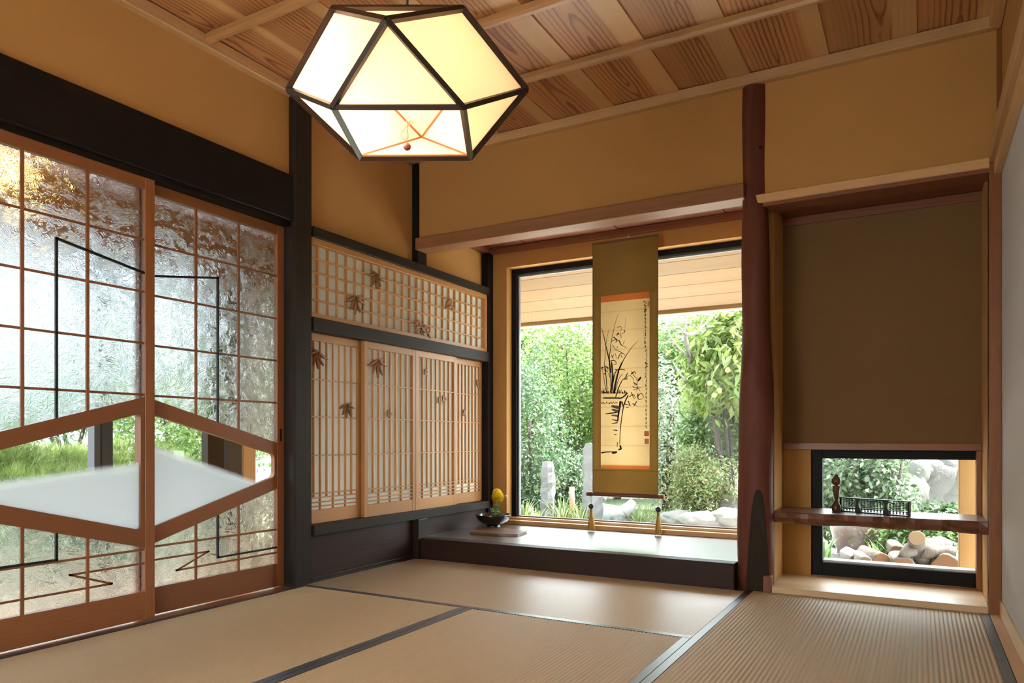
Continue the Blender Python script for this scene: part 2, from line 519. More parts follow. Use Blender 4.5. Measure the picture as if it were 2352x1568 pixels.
def bar_bm(p, q, w, h, upv):
    p, q, upv = Vector(p), Vector(q), Vector(upv)
    t = (q - p).normalized(); s = t.cross(upv).normalized(); u = s.cross(t).normalized()
    bm = bmesh.new()
    V = [bm.verts.new(e + s * (a * w / 2) + u * (b * h / 2)) for e in (p, q) for a, b in ((-1, -1), (1, -1), (1, 1), (-1, 1))]
    for f in ((0, 1, 2, 3), (7, 6, 5, 4), (0, 4, 5, 1), (1, 5, 6, 2), (2, 6, 7, 3), (3, 7, 4, 0)): bm.faces.new([V[i] for i in f])
    return bm
def rawmesh(name, verts, faces):
    """verts (n,3), faces (m,k) numpy, k = 3 or 4"""
    me = bpy.data.meshes.new(name)
    m, k = faces.shape
    me.vertices.add(len(verts)); me.vertices.foreach_set('co', verts.astype(np.float32).ravel())
    me.loops.add(m * k); me.loops.foreach_set('vertex_index', faces.astype(np.int32).ravel())
    me.polygons.add(m); me.polygons.foreach_set('loop_start', np.arange(0, m * k, k, dtype=np.int32))
    me.update(calc_edges=True); me.validate()
    return me

# ================================================================== STRUCTURE
# ---- floor: sub-floor, sills
struct('floor', -.16, 2.96, -4.0, .02, -.09, -.052, wood('smoked', 'y'))
# ---- tatami mats (six-mat room)
def tatami_mat(x0, x1, y0, y1, along, label, borders=(True, True)):
    root = empty('tatami_mat', ((x0 + x1) / 2, (y0 + y1) / 2, -.05), label, 'tatami', 'tatami mats on the floor')
    g = .0012
    x0 += g; x1 -= g; y0 += g; y1 -= g
    if along == 'y': L0, L1, W0, W1 = y0, y1, x0, x1
    else: L0, L1, W0, W1 = x0, x1, y0, y1
    hb = .029
    a0 = W0 + (hb if borders[0] else 0); a1 = W1 - (hb if borders[1] else 0)
    n = int(round((a1 - a0) / .0148)); st = (a1 - a0) / n
    prof = []
    for i in range(n):
        for t, hgt in ((0.0, -.0026), (.18, -.0008), (.5, 0.0), (.82, -.0008)):
            prof.append((a0 + (i + t) * st, hgt))
    prof.append((a1, -.0026))
    V, F = [], []
    cx, cy = (x0 + x1) / 2, (y0 + y1) / 2
    for (a, z) in prof:
        for l in (L0, L1):
            V.append((a - cx, l - cy, z) if along == 'y' else (l - cx, a - cy, z))
    m = len(prof)
    for i in range(m - 1): F.append((2 * i, 2 * i + 2, 2 * i + 3, 2 * i + 1) if along == 'y' else (2 * i, 2 * i + 1, 2 * i + 3, 2 * i + 2))
    me = rawmesh('rush_surface', np.array(V), np.array(F))
    o = link('rush_surface', me, tatami('y' if along == 'y' else 'x'), root, (cx, cy, 0), True)
    box('core', x0, x1, y0, y1, -.05, -.004, flat('straw_core', (.36, .27, .13), .8), root, c=0)
    for k, on in enumerate(borders):
        if not on: continue
        b0, b1 = (W0, W0 + hb) if k == 0 else (W1 - hb, W1)
        if along == 'y': box('cloth_border', b0, b1, L0, L1, -.004, .0006, cloth_border(), root, c=.0006)
        else: box('cloth_border', L0, L1, b0, b1, -.004, .0006, cloth_border(), root, c=.0006)
    return root
M = .955
tatami_mat(0, 2 * M, -M, -.026, 'x', 'tatami mat lying along the dark alcove platform', (True, False))
tatami_mat(0, M, -3 * M, -M, 'y', 'tatami mat running alongside the sliding glass doors')
tatami_mat(M, 2 * M, -3 * M, -M, 'y', 'tatami mat in the middle of the floor under the lamp')
tatami_mat(2 * M, 2.87, -2 * M, 0, 'y', 'tatami mat in front of the low alcove window')
tatami_mat(2 * M, 2.87, -4 * M, -2 * M, 'y', 'tatami mat by the white wall, farther from the alcoves')
tatami_mat(0, 2 * M, -4 * M, -3 * M, 'x', 'tatami mat across the room end away from the platform')

struct('trim_1', -.135, -.001, -3.98, -.998, -.05, -.004, wood('door', 'y'), c=.001)          # door sill
struct('trim_2', 2.871, 2.905, -3.9, 0.0, -.05, .0015, wood('hinoki', 'y'), c=.001)             # wood strip on the right
# ---- right wall
struct('wall_right', 2.912, 3.02, -4.0, .02, -.09, 1.80, white_paper_wall(), c=0)
struct('baseboard_right', 2.905, 2.912, -3.9, 0.0, -.01, .062, wood('pale', 'y'), c=.001)
struct('wall_right_upper', 2.912, 3.02, -4.0, .02, 1.80, 2.46, PLASTER, c=0)
struct('trim_3', 2.868, 2.912, -4.0, .0, 1.835, 1.905, wood('hinoki', 'y'), c=.002)              # lintel on the right wall
struct('trim_4', 2.886, 2.912, -4.0, .0, 1.785, 1.835, wood('hinoki', 'y'), c=.002)
struct('trim_5', 2.868, 2.912, -.002, .06, -.05, 1.835, wood('door', 'z'), c=.002)               # corner post, lower
struct('trim_6', 2.895, 2.912, -.002, .03, 1.905, 2.372, wood('door', 'z'), c=.001)              # corner strip, upper
# ---- rear wall (behind the viewer), with an added glass and paper opening for soft daylight
prism('wall_rear', [[(-.2, -.09), (3.02, -.09), (3.02, 2.46), (-.2, 2.46)], [(.15, .0), (2.75, .0), (2.75, 1.76), (.15, 1.76)]], -4.1, -3.95, 'y', PLASTER, kind='structure')
w3 = empty('added_rear_window', (.8, -4.03, 0), kind='structure')
for k in range(4):
    xa = .15 + .65 * k
    box('frame_stile', xa, xa + .03, -4.045, -4.015, 0, 1.76, wood('door', 'z'), w3)
    box('frame_stile', xa + .62, xa + .65, -4.045, -4.015, 0, 1.76, wood('door', 'z'), w3)
    box('frame_rail', xa + .03, xa + .62, -4.045, -4.015, 0, .08, wood('door', 'x'), w3)
    box('frame_rail', xa + .03, xa + .62, -4.045, -4.015, 1.71, 1.76, wood('door', 'x'), w3)
    box('pane', xa + .03, xa + .62, -4.032, -4.030, .08, 1.71, paper('shoji') if k != 1 else clear_glass((.96, .975, .965)), w3, c=0)
# ---- left wall: beam, column, plaster
struct('trim_7', -.14, 0.0, -3.98, -.998, 1.758, 1.977, wood('dark', 'y'), c=.004)              # big smoked beam
struct('trim_8', -.105, -.02, -3.98, -.998, 1.738, 1.760, wood('dark', 'y'), c=.001)            # grooved rail below it
struct('wall_left', -.14, -.035, -3.98, -.998, 1.977, 2.46, PLASTER, c=0)
col = [(-.14, -.998), (-.006, -.998), (0.003, -.989), (0.003, -.886), (-.006, -.877), (-.14, -.877)]
prism('trim_9', [col], -.05, 2.372, 'z', wood('smoked', 'z'), kind='structure')                  # main column
# panelled part between column and back of the alcove
struct('wall_left_upper', -.14, -.05, -.877, .9, 1.765, 2.46, PLASTER, c=0)
struct('trim_11', -.10, .008, -.877, .80, 1.716, 1.766, wood('smoked', 'y'), c=.002)             # top rail
struct('trim_12', -.10, .008, -.877, .80, 1.249, 1.317, wood('smoked', 'y'), c=.002)             # rail between transom and screens
struct('trim_13', -.10, .014, -.877, .80, .232, .283, wood('smoked', 'y'), c=.002)               # sill
struct('trim_14', -.10, -.014, -.877,   .86, -.05, .232, wood('board', 'y'), c=.001)                # dark skirting boards
struct('trim_15', -.014, -.004, -.877, -.05, -.01, .022, wood('smoked', 'y'), c=.003)
struct('trim_16', -.004, .0, -.877, -.05, -.01, .006, wood('smoked', 'y'), c=.001)
struct('trim_17', -.06, .004, .795, .862, .11, 2.01, wood('dark', 'z'), c=.002)                  # end post in the alcove corner
struct('trim_18', -.07, -.006, -.002, .088, 1.766, 2.372, wood('dark', 'z'), c=.003)             # slim post up to the ceiling
prism('trim_19', [rounded([(-.012, -.01), (.03, -.01), (.03, .236), (-.012, .236)], .006, 2)], -.045, .045, 'y', wood('smoked', 'z'), kind='structure')
struct('wall_left_outer', -.155, -.142, -.79, 1.0, -.4, .28, flat('outer_render', (.45, .38, .28), .9), c=0)
struct('wall_left_outer_top', -.155, -.142, -.79, 1.0, 1.72, 2.46, flat('outer_render', (.45, .38, .28), .9), c=0)
# ---- ceiling: boards, battens, edge mouldings
ceil = empty('ceiling', (1.4, -2.0, 2.42), kind='structure')
xs = [-.06, .235, .573, .911, 1.253, 1.591, 1.928, 2.268, 2.608, 2.93]
for a, b in zip(xs, xs[1:]):
    # each cedar board laps over the next one: tilted slightly so that a step shows at the joint
    bm = bmesh.new()
    z0, z1, th = 2.4260, 2.4180, .010
    w = (b - a) / 2 + .004
    pr = [(-w, z0), (w, z1), (w, z1 + th), (-w, z0 + th)]
    vs = [[bm.verts.new((x, y, z - 2.425)) for x, z in pr] for y in (-1.98, 1.99)]
    for i in range(4): bm.faces.new((vs[0][i], vs[0][(i + 1) % 4], vs[1][(i + 1) % 4], vs[1][i]))
    bm.faces.new(vs[0][::-1]); bm.faces.new(vs[1])
    bmobj('board', bm, wood('cedar', 'y'), ceil, ((a + b) / 2, -2.0, 2.425))
for k in range(8):
    y = -.525 - .4775 * k
    prism('batten', [[(y - .016, 2.419), (y - .016, 2.396), (y - .009, 2.384), (y + .009, 2.384), (y + .016, 2.396), (y + .016, 2.419)]], -.03, 2.90, 'x', wood('batten', 'x'), ceil)
struct('trim_20', -.06, 2.912, -.028, .03, 2.372, 2.421, wood('hinoki', 'x'), c=.004)
struct('trim_21', -.05, 0.004, -3.96, -.028, 2.365, 2.421, wood('hinoki', 'y'), c=.004)
struct('trim_22', 2.868, 2.912, -3.96, -.028, 2.372, 2.421, wood('hinoki', 'y'), c=.004)
struct('roof', -1.9, 4.6, -4.6, 1.35, 2.47, 2.62, flat('roof_dark', (.10, .10, .11), .8), c=0)
# ---- back wall above the alcoves
struct('wall_back', -.06, 1.92, .012, .10, 1.89, 2.46, PLASTER, c=0)
struct('wall_back_right', 1.92, 2.96, .012, .10, 1.84, 2.46, PLASTER, c=0)
struct('trim_23', -.004, 1.905, -.034, .092, 1.842, 1.912, wood('beam', 'x'), c=.003)             # hanging lintel of the picture alcove
struct('trim_24', 1.93, 2.87, -.012, .10, 1.812, 1.852, wood('hinoki', 'x'), c=.002)             # lintel of the right alcove
struct('trim_25', 1.93, 2.87, .0, .12, 1.796, 1.812, wood('red', 'x'), c=.001)
# ---- picture alcove shell
tc = empty('ceiling_alcove', (.95, .48, 2.05), kind='structure')
for k in range(6):
    box('board', -.05 + k * .335, .285 + k * .335 - .003, .09, .9, 2.046 + .002 * (k % 2), 2.058, wood('red', 'y'), tc, c=.001)
struct('trim_26', .0, 1.93, .83, .872, 2.006, 2.046, wood('red', 'x'), c=.002)
struct('trim_27', -.05, .0, .088, .83, 2.012, 2.046, wood('red', 'y'), c=.002)
WX0, WX1, WZ0, WZ1 = .113, 1.85, .122, 1.905
rim = [(-.15, -.45), (1.93, -.45), (1.93, 2.46), (-.15, 2.46)]
hole = [(WX0, WZ0), (WX1, WZ0), (WX1, WZ1), (WX0, WZ1)]
prism('wall_alcove', [rim, hole], .862, 1.0, 'y', PLASTER, kind='structure')
struct('wall_alcove_side', 1.915, 2.015, .121, .861, -.4, 2.3, PLASTER, c=0)
# platform (lacquered floor board behind a heavy front beam)
pf = empty('alcove_platform', (.93, .4, 0), 'dark lacquered raised platform of the scroll alcove', 'platform')
box('front_beam', .0, 1.859, -.024, .05, -.04, .1215, wood('board', 'x'), pf, c=.003)
box('floor_board', -.012, 1.859, .051, .861, .085, .122, lacquer(), pf, c=0)
struct('trim_28', WX0 - .02, 1.849, .845, .93, .122, .150, wood('hinoki', 'x'), c=.002)          # window sill, lower step
struct('trim_29', WX0 + .001, 1.849, .905, .995, .150, .166, wood('pale', 'x'), c=.002)
# ---- window 1
w1 = empty('window_1', (.98, .95, .166), kind='structure')
fy0, fy1, fw = .935, .985, .036
box('frame_stile', WX0, WX0 + fw, fy0, fy1, .166, WZ1, BLACKMETAL, w1)
box('frame_stile', WX1 - fw, WX1, fy0, fy1, .166, WZ1, BLACKMETAL, w1)
box('frame_rail', WX0 + fw, WX1 - fw, fy0, fy1, WZ1 - .038, WZ1, BLACKMETAL, w1)
box('frame_rail', WX0 + fw, WX1 - fw, fy0 + .015, fy1, .166, .174, flat('purple_brown_bead', (.20, .10, .10), .5), w1)
for z in (WZ1 - .043, WZ1 - .05): box('bead', WX0 + fw, WX1 - fw, fy0 + .02, fy1 - .008, z - .003, z, flat('grey_bead', (.25, .25, .27), .4), w1, c=0)
for x in (WX0 + fw + .004, WX0 + fw + .011): box('bead', x, x + .003, fy0 + .02, fy1 - .008, .174, WZ1 - .05, flat('grey_bead', (.25, .25, .27), .4), w1, c=0)
box('pane', WX0 + fw, WX1 - fw, .958, .964, .172, WZ1 - .036, clear_glass((.96, .975, .965)), w1, c=0)
# ---- right alcove shell
AX0, AX1, AY = 2.015, 2.868, .378
struct('floor_alcove', AX0, AX1, .002, .46, -.02, .026, wood('pale', 'x'), c=.002)
struct('wall_alcove_right', 2.868, 3.02, .02, .52, -.4, 2.3, PLASTER, c=0)
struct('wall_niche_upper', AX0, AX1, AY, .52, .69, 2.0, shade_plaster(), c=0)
struct('wall_niche_lower', AX0, 2.146, AY + .005, .52, -.3, .69, PLASTER, c=0)
struct('trim_30', AX0, AX1, AY - .016, .45, .658, .692, wood('door', 'x'), c=.002)
struct('trim_31', 2.846, AX1, AY - .02, .46, .026, .658, wood('door', 'z'), c=.002)
struct('trim_32', AX0, AX1, AY - .012, AY, 1.79, 1.83, wood('red', 'x'), c=.001)
struct('ceiling_niche', AX0, AX1, .10, .40, 1.832, 1.86, wood('red', 'x'), c=.001)
for i, y in enumerate((.385, .398)):
    struct('trim_%d' % (33 + i), 2.146, AX1, y, y + .005, .026, .030, wood('door', 'x'), c=.001)
# ---- window 2
w2 = empty('window_2', (2.5, .43, .03), kind='structure')
box('frame_stile', 2.146, 2.198, .405, .445, .030, .658, BLACKMETAL, w2)
box('frame_rail', 2.198, 2.868, .405, .445, .615, .658, BLACKMETAL, w2)
box('frame_rail', 2.198, 2.868, .405, .445, .030, .094, BLACKMETAL, w2)
box('frame_sill', 2.198, 2.868, .425, .50, .094, .105, flat('white_sill', (.75, .75, .77), .4), w2)
box('pane', 2.198, 2.868, .428, .433, .105, .616, clear_glass((.95, .975, .96)), w2, c=0)

# ================================================================== SLIDING GLASS DOORS
DW = .75
def glass_door(n, yw, dr, x0, x1, variant):
    """yw: world y of the wide-end stile edge, dr: +1/-1 direction towards the narrow end; x0 back, x1 front face"""
    root = empty('door_%d' % n, ((x0 + x1) / 2, yw + dr * DW / 2, .0), kind='structure')
    Y = lambda s: yw + dr * s
    wd = lambda ax: wood('door', ax)
    def bx(name, s0, s1, z0, z1, mat, d0=x0, d1=x1, c=.0012, parent=root):
        a, b = sorted((Y(s0), Y(s1)))
        return box(name, d0, d1, a, b, z0, z1, mat, parent, c=c)
    st = bx('stile', 0, .041, .004, 1.745, wd('z'))
    st2 = bx('stile', .709, .75, .004, 1.745, wd('z'))
    bx('rail', .041, .709, 1.695, 1.745, wd('y'), x0 + .001, x1 - .001)
    bx('rail', .041, .709, .004, .113, wd('y'), x0 + .001, x1 - .001)
    if n == 2:
        box('handle', x1 - .003, x1 + .0008, Y(.722), Y(.736), .700, .762, BLACKLACQ, st2, c=.0006)
    # the slanting middle frame with the rounded clear pane
    oU = lambda s: .877 - .275 * (s - .041)
    oL = lambda s: .284 + .283 * (s - .041)
    iU = lambda s: .811 - .274 * (s - .057)
    iL = lambda s: .355 + .278 * (s - .057)
    outer = [(Y(.041), oL(.041)), (Y(.709), oL(.709)), (Y(.709), oU(.709)), (Y(.041), oU(.041))]
    inner = rounded([(Y(.059), iL(.059)), (Y(.692), iL(.692)), (Y(.692), iU(.692)), (Y(.059), iU(.059))], .022)
    prism('slanted_frame', [outer, inner], x0 + .002, x1 - .002, 'x', wd('y'), root)
    inner2 = [(Y(.055), iL(.05)), (Y(.696), iL(.70)), (Y(.696), iU(.70)), (Y(.055), iU(.05))]
    xm = (x0 + x1) / 2
    prism('clear_pane', [inner2], xm - .002, xm + .002, 'x', frosted_pane(1 if dr < 0 else 0), root, loc=(xm, Y(0), 0))
    # textured panes
    up = [(Y(.036), oU(.041) - .004), (Y(.714), oU(.709) - .004), (Y(.714), 1.70), (Y(.036), 1.70)]
    lo = [(Y(.036), .108), (Y(.714), .108), (Y(.714), oL(.709) + .004), (Y(.036), oL(.041) + .004)]
    prism('textured_pane', [up], xm - .0025, xm + .0025, 'x', textured_glass(), root)
    prism('textured_pane', [lo], xm - .0025, xm + .0025, 'x', textured_glass(), root)
    # muntins on the room side
    f0, f1 = xm + .0026, x1 - .004
    b0, b1 = x0 + .004, xm - .0026
    for s in (.264, .486):
        bx('muntin', s - .006, s + .006, oU(s), 1.695, wd('z'), f0, f1, .0008)
        bx('muntin', s - .006, s + .006, .113, oL(s), wd('z'), f0, f1, .0008)
    for z in (1.4955, 1.2905, 1.088):
        bx('muntin', .041, .709, z - .0045, z + .0045, wd('y'), f0, f1 - .003, .0008)
    # lowest upper muntin is cut by the slanting frame
    bx('muntin', .041 + .0, .709, .8855 - .0045, .8855 + .0045, wd('y'), f0, f1 - .003, .0008)
    bx('muntin', .041, .709, .277 - .0045, .277 + .0045, wd('y'), f0, f1 - .003, .0008)
    def path(name, pts, w, mat, d0, d1, closed=False):
        for (s0, z0), (s1, z1) in zip(pts, pts[1:]):
            p, q = Vector((Y(s0), z0)), Vector((Y(s1), z1))
            t = (q - p).normalized(); nn = Vector((-t.y, t.x)) * w / 2
            e = t * (w * .45)
            prism(name, [[tuple(p - e - nn), tuple(q + e - nn), tuple(q + e + nn), tuple(p - e + nn)]], d0, d1, 'x', mat, root)
    path('lightning_bar', [(.042, .223), (.327, .223), (.172, .165), (.708, .166)], .008, wd('y'), f0, f1 - .002)
    blk = BLACKLACQ
    zb = .284 if variant == 0 else .190
    path('black_strip', [(.042, 1.3645), (.374, 1.4205), (.374, oU(.374))], .0085, blk, f0, f1 + .001)
    path('black_strip', [(.374, oL(.374)), (.374, zb), (.708, zb + .001)], .0085, blk, f0, f1 + .001)
    return root
glass_door(1, -1.705, -1, -.058, -.030, 0)
glass_door(2, -1.749, +1, -.094, -.066, 1)
glass_door(3, -3.190, +1, -.094, -.066, 1)
glass_door(4, -3.170, -1, -.058, -.030, 0)

# ================================================================== TRANSOM AND SHOJI SCREENS
def leaf_bm(L, W, t, bend=0.0):
    """pointed lens blade in the y-z plane pointing to -z from the origin, relief in x"""
    bm = bmesh.new()
    n = 6
    L0, L1, Mi = [], [], []
    for i in range(n + 1):
        f = i / n
        w = W * math.sin(math.pi * (f ** .75)) * .5
        yy = bend * L * f * f
        L0.append(bm.verts.new((0, yy - w, -L * f))); L1.append(bm.verts.new((0, yy + w, -L * f))); Mi.append(bm.verts.new((t, yy, -L * f)))
    for i in range(n):
        bm.faces.new((L0[i], L0[i + 1], Mi[i + 1], Mi[i])); bm.faces.new((Mi[i], Mi[i + 1], L1[i + 1], L1[i]))
        bm.faces.new((L1[i], L1[i + 1], L0[i + 1], L0[i]))
    bmesh.ops.remove_doubles(bm, verts=bm.verts, dist=1e-5)
    return bm
def ornament(kind, p, parent, s=1.0, flip=1):
    """carved relief pinned on the bars; p is its world centre"""
    bm = bmesh.new()
    def add(b, rot, dy=0, dz=0):
        bmesh.ops.rotate(b, cent=(0, 0, 0), matrix=Matrix.Rotation(rot, 3, 'X'), verts=b.verts)
        bmesh.ops.translate(b, vec=(0, dy, dz), verts=b.verts)
        tmp = bpy.data.meshes.new('t'); b.to_mesh(tmp); b.free(); bm.from_mesh(tmp); bpy.data.meshes.remove(tmp)
    if kind == 'bamboo':
        for k, (a, L) in enumerate(((-74, .085), (-30, .095), (-6, .105), (22, .095), (58, .10))):
            add(leaf_bm(L * s, .027 * s, .012, .12 * flip), R(a * flip), 0, .035 * s)
        b = bmesh.new(); tube_into(b, [(.004, -.05 * s * flip, .048 * s), (.006, 0, .036 * s), (.004, .02 * s * flip, .03 * s)], .004); add(b, 0)
    elif kind in ('plum', 'plum2'):
        cs = [(0, 0, 1.0)] if kind == 'plum' else [(-.024, -.006, .95), (.026, .004, 1.0)]
        for cy, cz, q in cs:
            for k in range(5):
                a = 2 * math.pi * k / 5 + .3
                b = bmesh.new(); bmesh.ops.create_uvsphere(b, u_segments=10, v_segments=6, radius=.0135 * s * q)
                bmesh.ops.scale(b, vec=(.5, 1, 1), verts=b.verts)
                add(b, 0, cy * s + .0155 * s * q * math.sin(a), cz * s + .0155 * s * q * math.cos(a))
            b = bmesh.new(); bmesh.ops.create_uvsphere(b, u_segments=8, v_segments=6, radius=.009 * s); add(b, 0, cy * s, cz * s)
    elif kind in ('pine', 'pine2'):
        for dy, dz, q in ([(0, 0, 1.0)] if kind == 'pine' else [(-.045, .02, .9), (.03, -.01, 1.05)]):
            lobes = [(-.034, -.012), (-.022, .012), (0, .024), (.024, .012), (.036, -.012)]
            for ly, lz in lobes:
                b = bmesh.new(); bmesh.ops.create_uvsphere(b, u_segments=10, v_segments=6, radius=.019 * q * s)
                bmesh.ops.scale(b, vec=(.4, 1, .9), verts=b.verts)
                add(b, 0, (dy + ly * q) * s, (dz + lz * q) * s)
            b = bmesh.new(); tube_into(b, [(.008, (dy - .05) * s, (dz - .03) * s), (.012, (dy - .02) * s, (dz - .014) * s), (.012, (dy + .02) * s, (dz - .012) * s), (.008, (dy + .055) * s, (dz - .04) * s)], .006 * s); add(b, 0)
    elif kind == 'spray':
        for a, L in ((20, .09), (38, .10), (56, .085)):
            add(leaf_bm(L * s, .013 * s, .008, .25), R(a), -.03 * s, .03 * s)
    elif kind == 'bud':
        for dy, dz, q in ((0, .008, .016), (-.012, -.008, .013), (.012, -.010, .013)):
            b = bmesh.new(); bmesh.ops.create_uvsphere(b, u_segments=8, v_segments=6, radius=q * s)
            bmesh.ops.scale(b, vec=(.5, 1, 1), verts=b.verts); add(b, 0, dy * s, dz * s)
    return bmobj('carving', bm, wood('carve', 'z'), parent, p, True)

rm = empty('ranma_transom', (-.03, -.03, 1.317), 'wooden grid transom with paper backing and carved leaves above the screens', 'transom')
WS = lambda ax: wood('shoji', ax)
RY0, RY1 = -.90, .795
box('frame_rail', -.045, -.004, RY0, RY1, 1.684, 1.716, WS('y'), rm)
box('frame_rail', -.045, -.004, RY0, RY1, 1.317, 1.341, WS('y'), rm)
box('frame_stile', -.045, -.004, .763, RY1, 1.341, 1.684, WS('z'), rm)
box('frame_stile', -.045, -.004, RY0, -.875, 1.341, 1.684, WS('z'), rm)
for i in range(23):
    y = -.817 + .0686 * i
    box('bar', -.031, -.019, y - .0055, y + .0055, 1.341, 1.684, WS('z'), rm, c=.001)
for z in (1.616, 1.547, 1.478, 1.409):
    box('bar', -.029, -.017, -.875, .763, z - .0045, z + .0045, WS('y'), rm, c=.001)
box('paper', -.0335, -.0320, RY0 + .03, RY1 - .034, 1.343, 1.682, paper('shoji'), rm, c=0)
for u, v, k, s, f in ((863, 640, 'bamboo', .78, 1), (815, 695, 'bamboo', .92, -1), (1032, 700, 'pine', .95, 1), (970, 755, 'pine2', .9, 1)):
    ornament(k, pX(u, v, -.008), rm, s, f)

def shoji(y0, y1, front, label, orn, first_bar):
    x0, x1 = (-.042, -.016) if front else (-.072, -.046)
    root = empty('shoji_screen', ((x0 + x1) / 2, (y0 + y1) / 2, .283), label, 'screen', 'sliding shoji screens over the dark sill')
    sw = .03
    box('stile', x0, x1, y0, y0 + sw, .283, 1.249, WS('z'), root)
    box('stile', x0, x1, y1 - sw, y1, .283, 1.249, WS('z'), root)
    box('rail', x0, x1, y0 + sw, y1 - sw, 1.210, 1.249, WS('y'), root)
    box('rail', x0, x1, y0 + sw, y1 - sw, .283, .351, WS('y'), root)
    n = 7
    pitch = (y1 - y0 - 2 * sw) / (n + 1)
    for i in range(n):
        y = y0 + sw + pitch * (i + 1)
        zb = .351 if i % 2 == first_bar else .410
        box('bar', x1 - .016, x1 - .004, y - .0038, y + .0038, zb, 1.210, WS('z'), root, c=.0008)
    for z in (1.015, .825, .628, .4345, .4125, .3895, .3685):
        box('bar', x1 - .014, x1 - .0025, y0 + sw, y1 - sw, z - .003, z + .003, WS('y'), root, c=.0006)
    box('paper', x1 - .0180, x1 - .0165, y0 + sw + .0005, y1 - sw - .0005, .352, 1.2095, paper('shoji'), root, c=0)
    for u, v, k, s, f in orn: ornament(k, pX(u, v, x1 + .002), root, s, f)
    return root
shoji(-.890, -.458, False, 'shoji screen with two bamboo leaf carvings, next to the black column', [(728, 820, 'bamboo', .85, 1), (795, 938, 'bamboo', .72, -1)], 1)
shoji(-.472, -.012, True, 'shoji screen with one bamboo leaf carving above a single blossom', [(866, 840, 'bamboo', .95, -1), (894, 950, 'plum', .9, 1)], 1)
shoji(-.010, .430, True, 'shoji screen with a blossom above a pair of blossom carvings', [(978, 854, 'plum', .8, 1), (1015, 917, 'plum2', .95, 1)], 0)
shoji(.400, .795, False, 'shoji screen with a leaf spray carving, next to the window corner', [(1098, 882, 'spray', 1.0, 1), (1066, 948, 'bud', 1.0, 1)], 0)

# ================================================================== ALCOVE POST (natural log)
def log_wob(a, z): return .004 * math.sin(2 * a + z * 3) + .003 * math.sin(3 * a - z * 5)
ap = empty('alcove_post', (1.945, .045, 0), 'reddish natural log post with a dark planed flat at its foot', 'post')
prof = []
for i in range(33):
    z = i / 32 * 2.372
    r = .0735 + .006 * math.sin(z * 2.1 + .5) - .0085 * (z / 2.37) + .003 * math.sin(z * 9)
    prof.append((r, z))
bm = lathe_bm(prof, 40, wob=log_wob)
bm.faces.new([v for v in bm.verts if abs(v.co.z) < 1e-6])
cut_n = Vector((.28, -.96, 0)).normalized()
cut = []
for v in bm.verts:      # planed flat: the cut deepens towards the floor
    lim = .0755 - .030 * max(0, (.50 - v.co.z) / .50) ** .8 if v.co.z < .52 else 9
    dd = v.co.dot(cut_n)
    if dd > lim: v.co -= cut_n * (dd - lim)
bmobj('trunk', bm, wood('post', 'z'), ap, (1.945, .045, 0), True)
# dark planed face, a pointed arch of bare wood
fl = []
for i in range(25):
    t = i / 24
    fl.append(t)
bm = bmesh.new()
s_dir = Vector((.96, .28, 0))
Lv, Rv = [], []
for i in range(15):
    z = .002 + .4735 * (1 - (1 - i / 14) ** 1.8)
    lim = .0755 - .030 * max(0, (.50 - z) / .50) ** .8
    hw = .052 * max(0.0, 1 - z / .476) ** .36
    for s, arr in ((-1, Lv), (1, Rv)):
        p = cut_n * (lim + .0015) + s_dir * (hw * s + .004)
        arr.append(bm.verts.new((p.x, p.y, z)))
for i in range(14): bm.faces.new((Lv[i], Rv[i], Rv[i + 1], Lv[i + 1]))
r_ = bmesh.ops.extrude_face_region(bm, geom=list(bm.faces))
bmesh.ops.translate(bm, vec=-cut_n * .006, verts=[g for g in r_['geom'] if isinstance(g, bmesh.types.BMVert)])
bmobj('planed_face', bm, wood('smoked', 'z'), ap, (1.945, .045, 0))
box('foot_block', 1.985, 2.024, -.006, .035, -.004, .075, wood('red', 'z'), ap, c=.004)
bm = lathe_bm([(0, .004), (.004, .003), (.006, 0)], 10)
bmesh.ops.rotate(bm, cent=(0, 0, 0), matrix=Matrix.Rotation(R(90), 3, 'X'), verts=bm.verts)
bmobj('knot', bm, wood('dark', 'z'), ap, (1.975, -.012, 2.07), True)

# ================================================================== SHELF, ABACUS, KOKESHI
bm = bmesh.new()
nx = 26
ring = []
srnd = random.Random(3)
for i in range(nx + 1):
    x = 2.012 + (2.868 - 2.012) * i / nx
    e = .006 * math.sin(i * .9) + .005 * math.sin(i * 2.3 + 1) + srnd.uniform(-.002, .002)
    zb = .317 + .003 * math.sin(i * .7)
    ring.append([bm.verts.new(p) for p in ((x, .055 + e, .366), (x, .047 + e * .6, .345), (x, .058 + e * 1.4, zb + .006), (x, .066 + e, zb), (x, .362, zb), (x, .362, .369), (x, .062 + e, .369))])
for A, B in zip(ring, ring[1:]):
    for k in range(7): bm.faces.new((A[k], A[(k + 1) % 7], B[(k + 1) % 7], B[k]))
bm.faces.new(ring[0]); bm.faces.new(ring[-1][::-1])
bmesh.ops.translate(bm, vec=(-2.44, -.2, -.343), verts=bm.verts)
tag(bmobj('shelf_plank', bm, wood('slab', 'x'), None, (2.44, .2, .343)), 'thick live-edge wooden shelf plank across the low window', 'shelf')

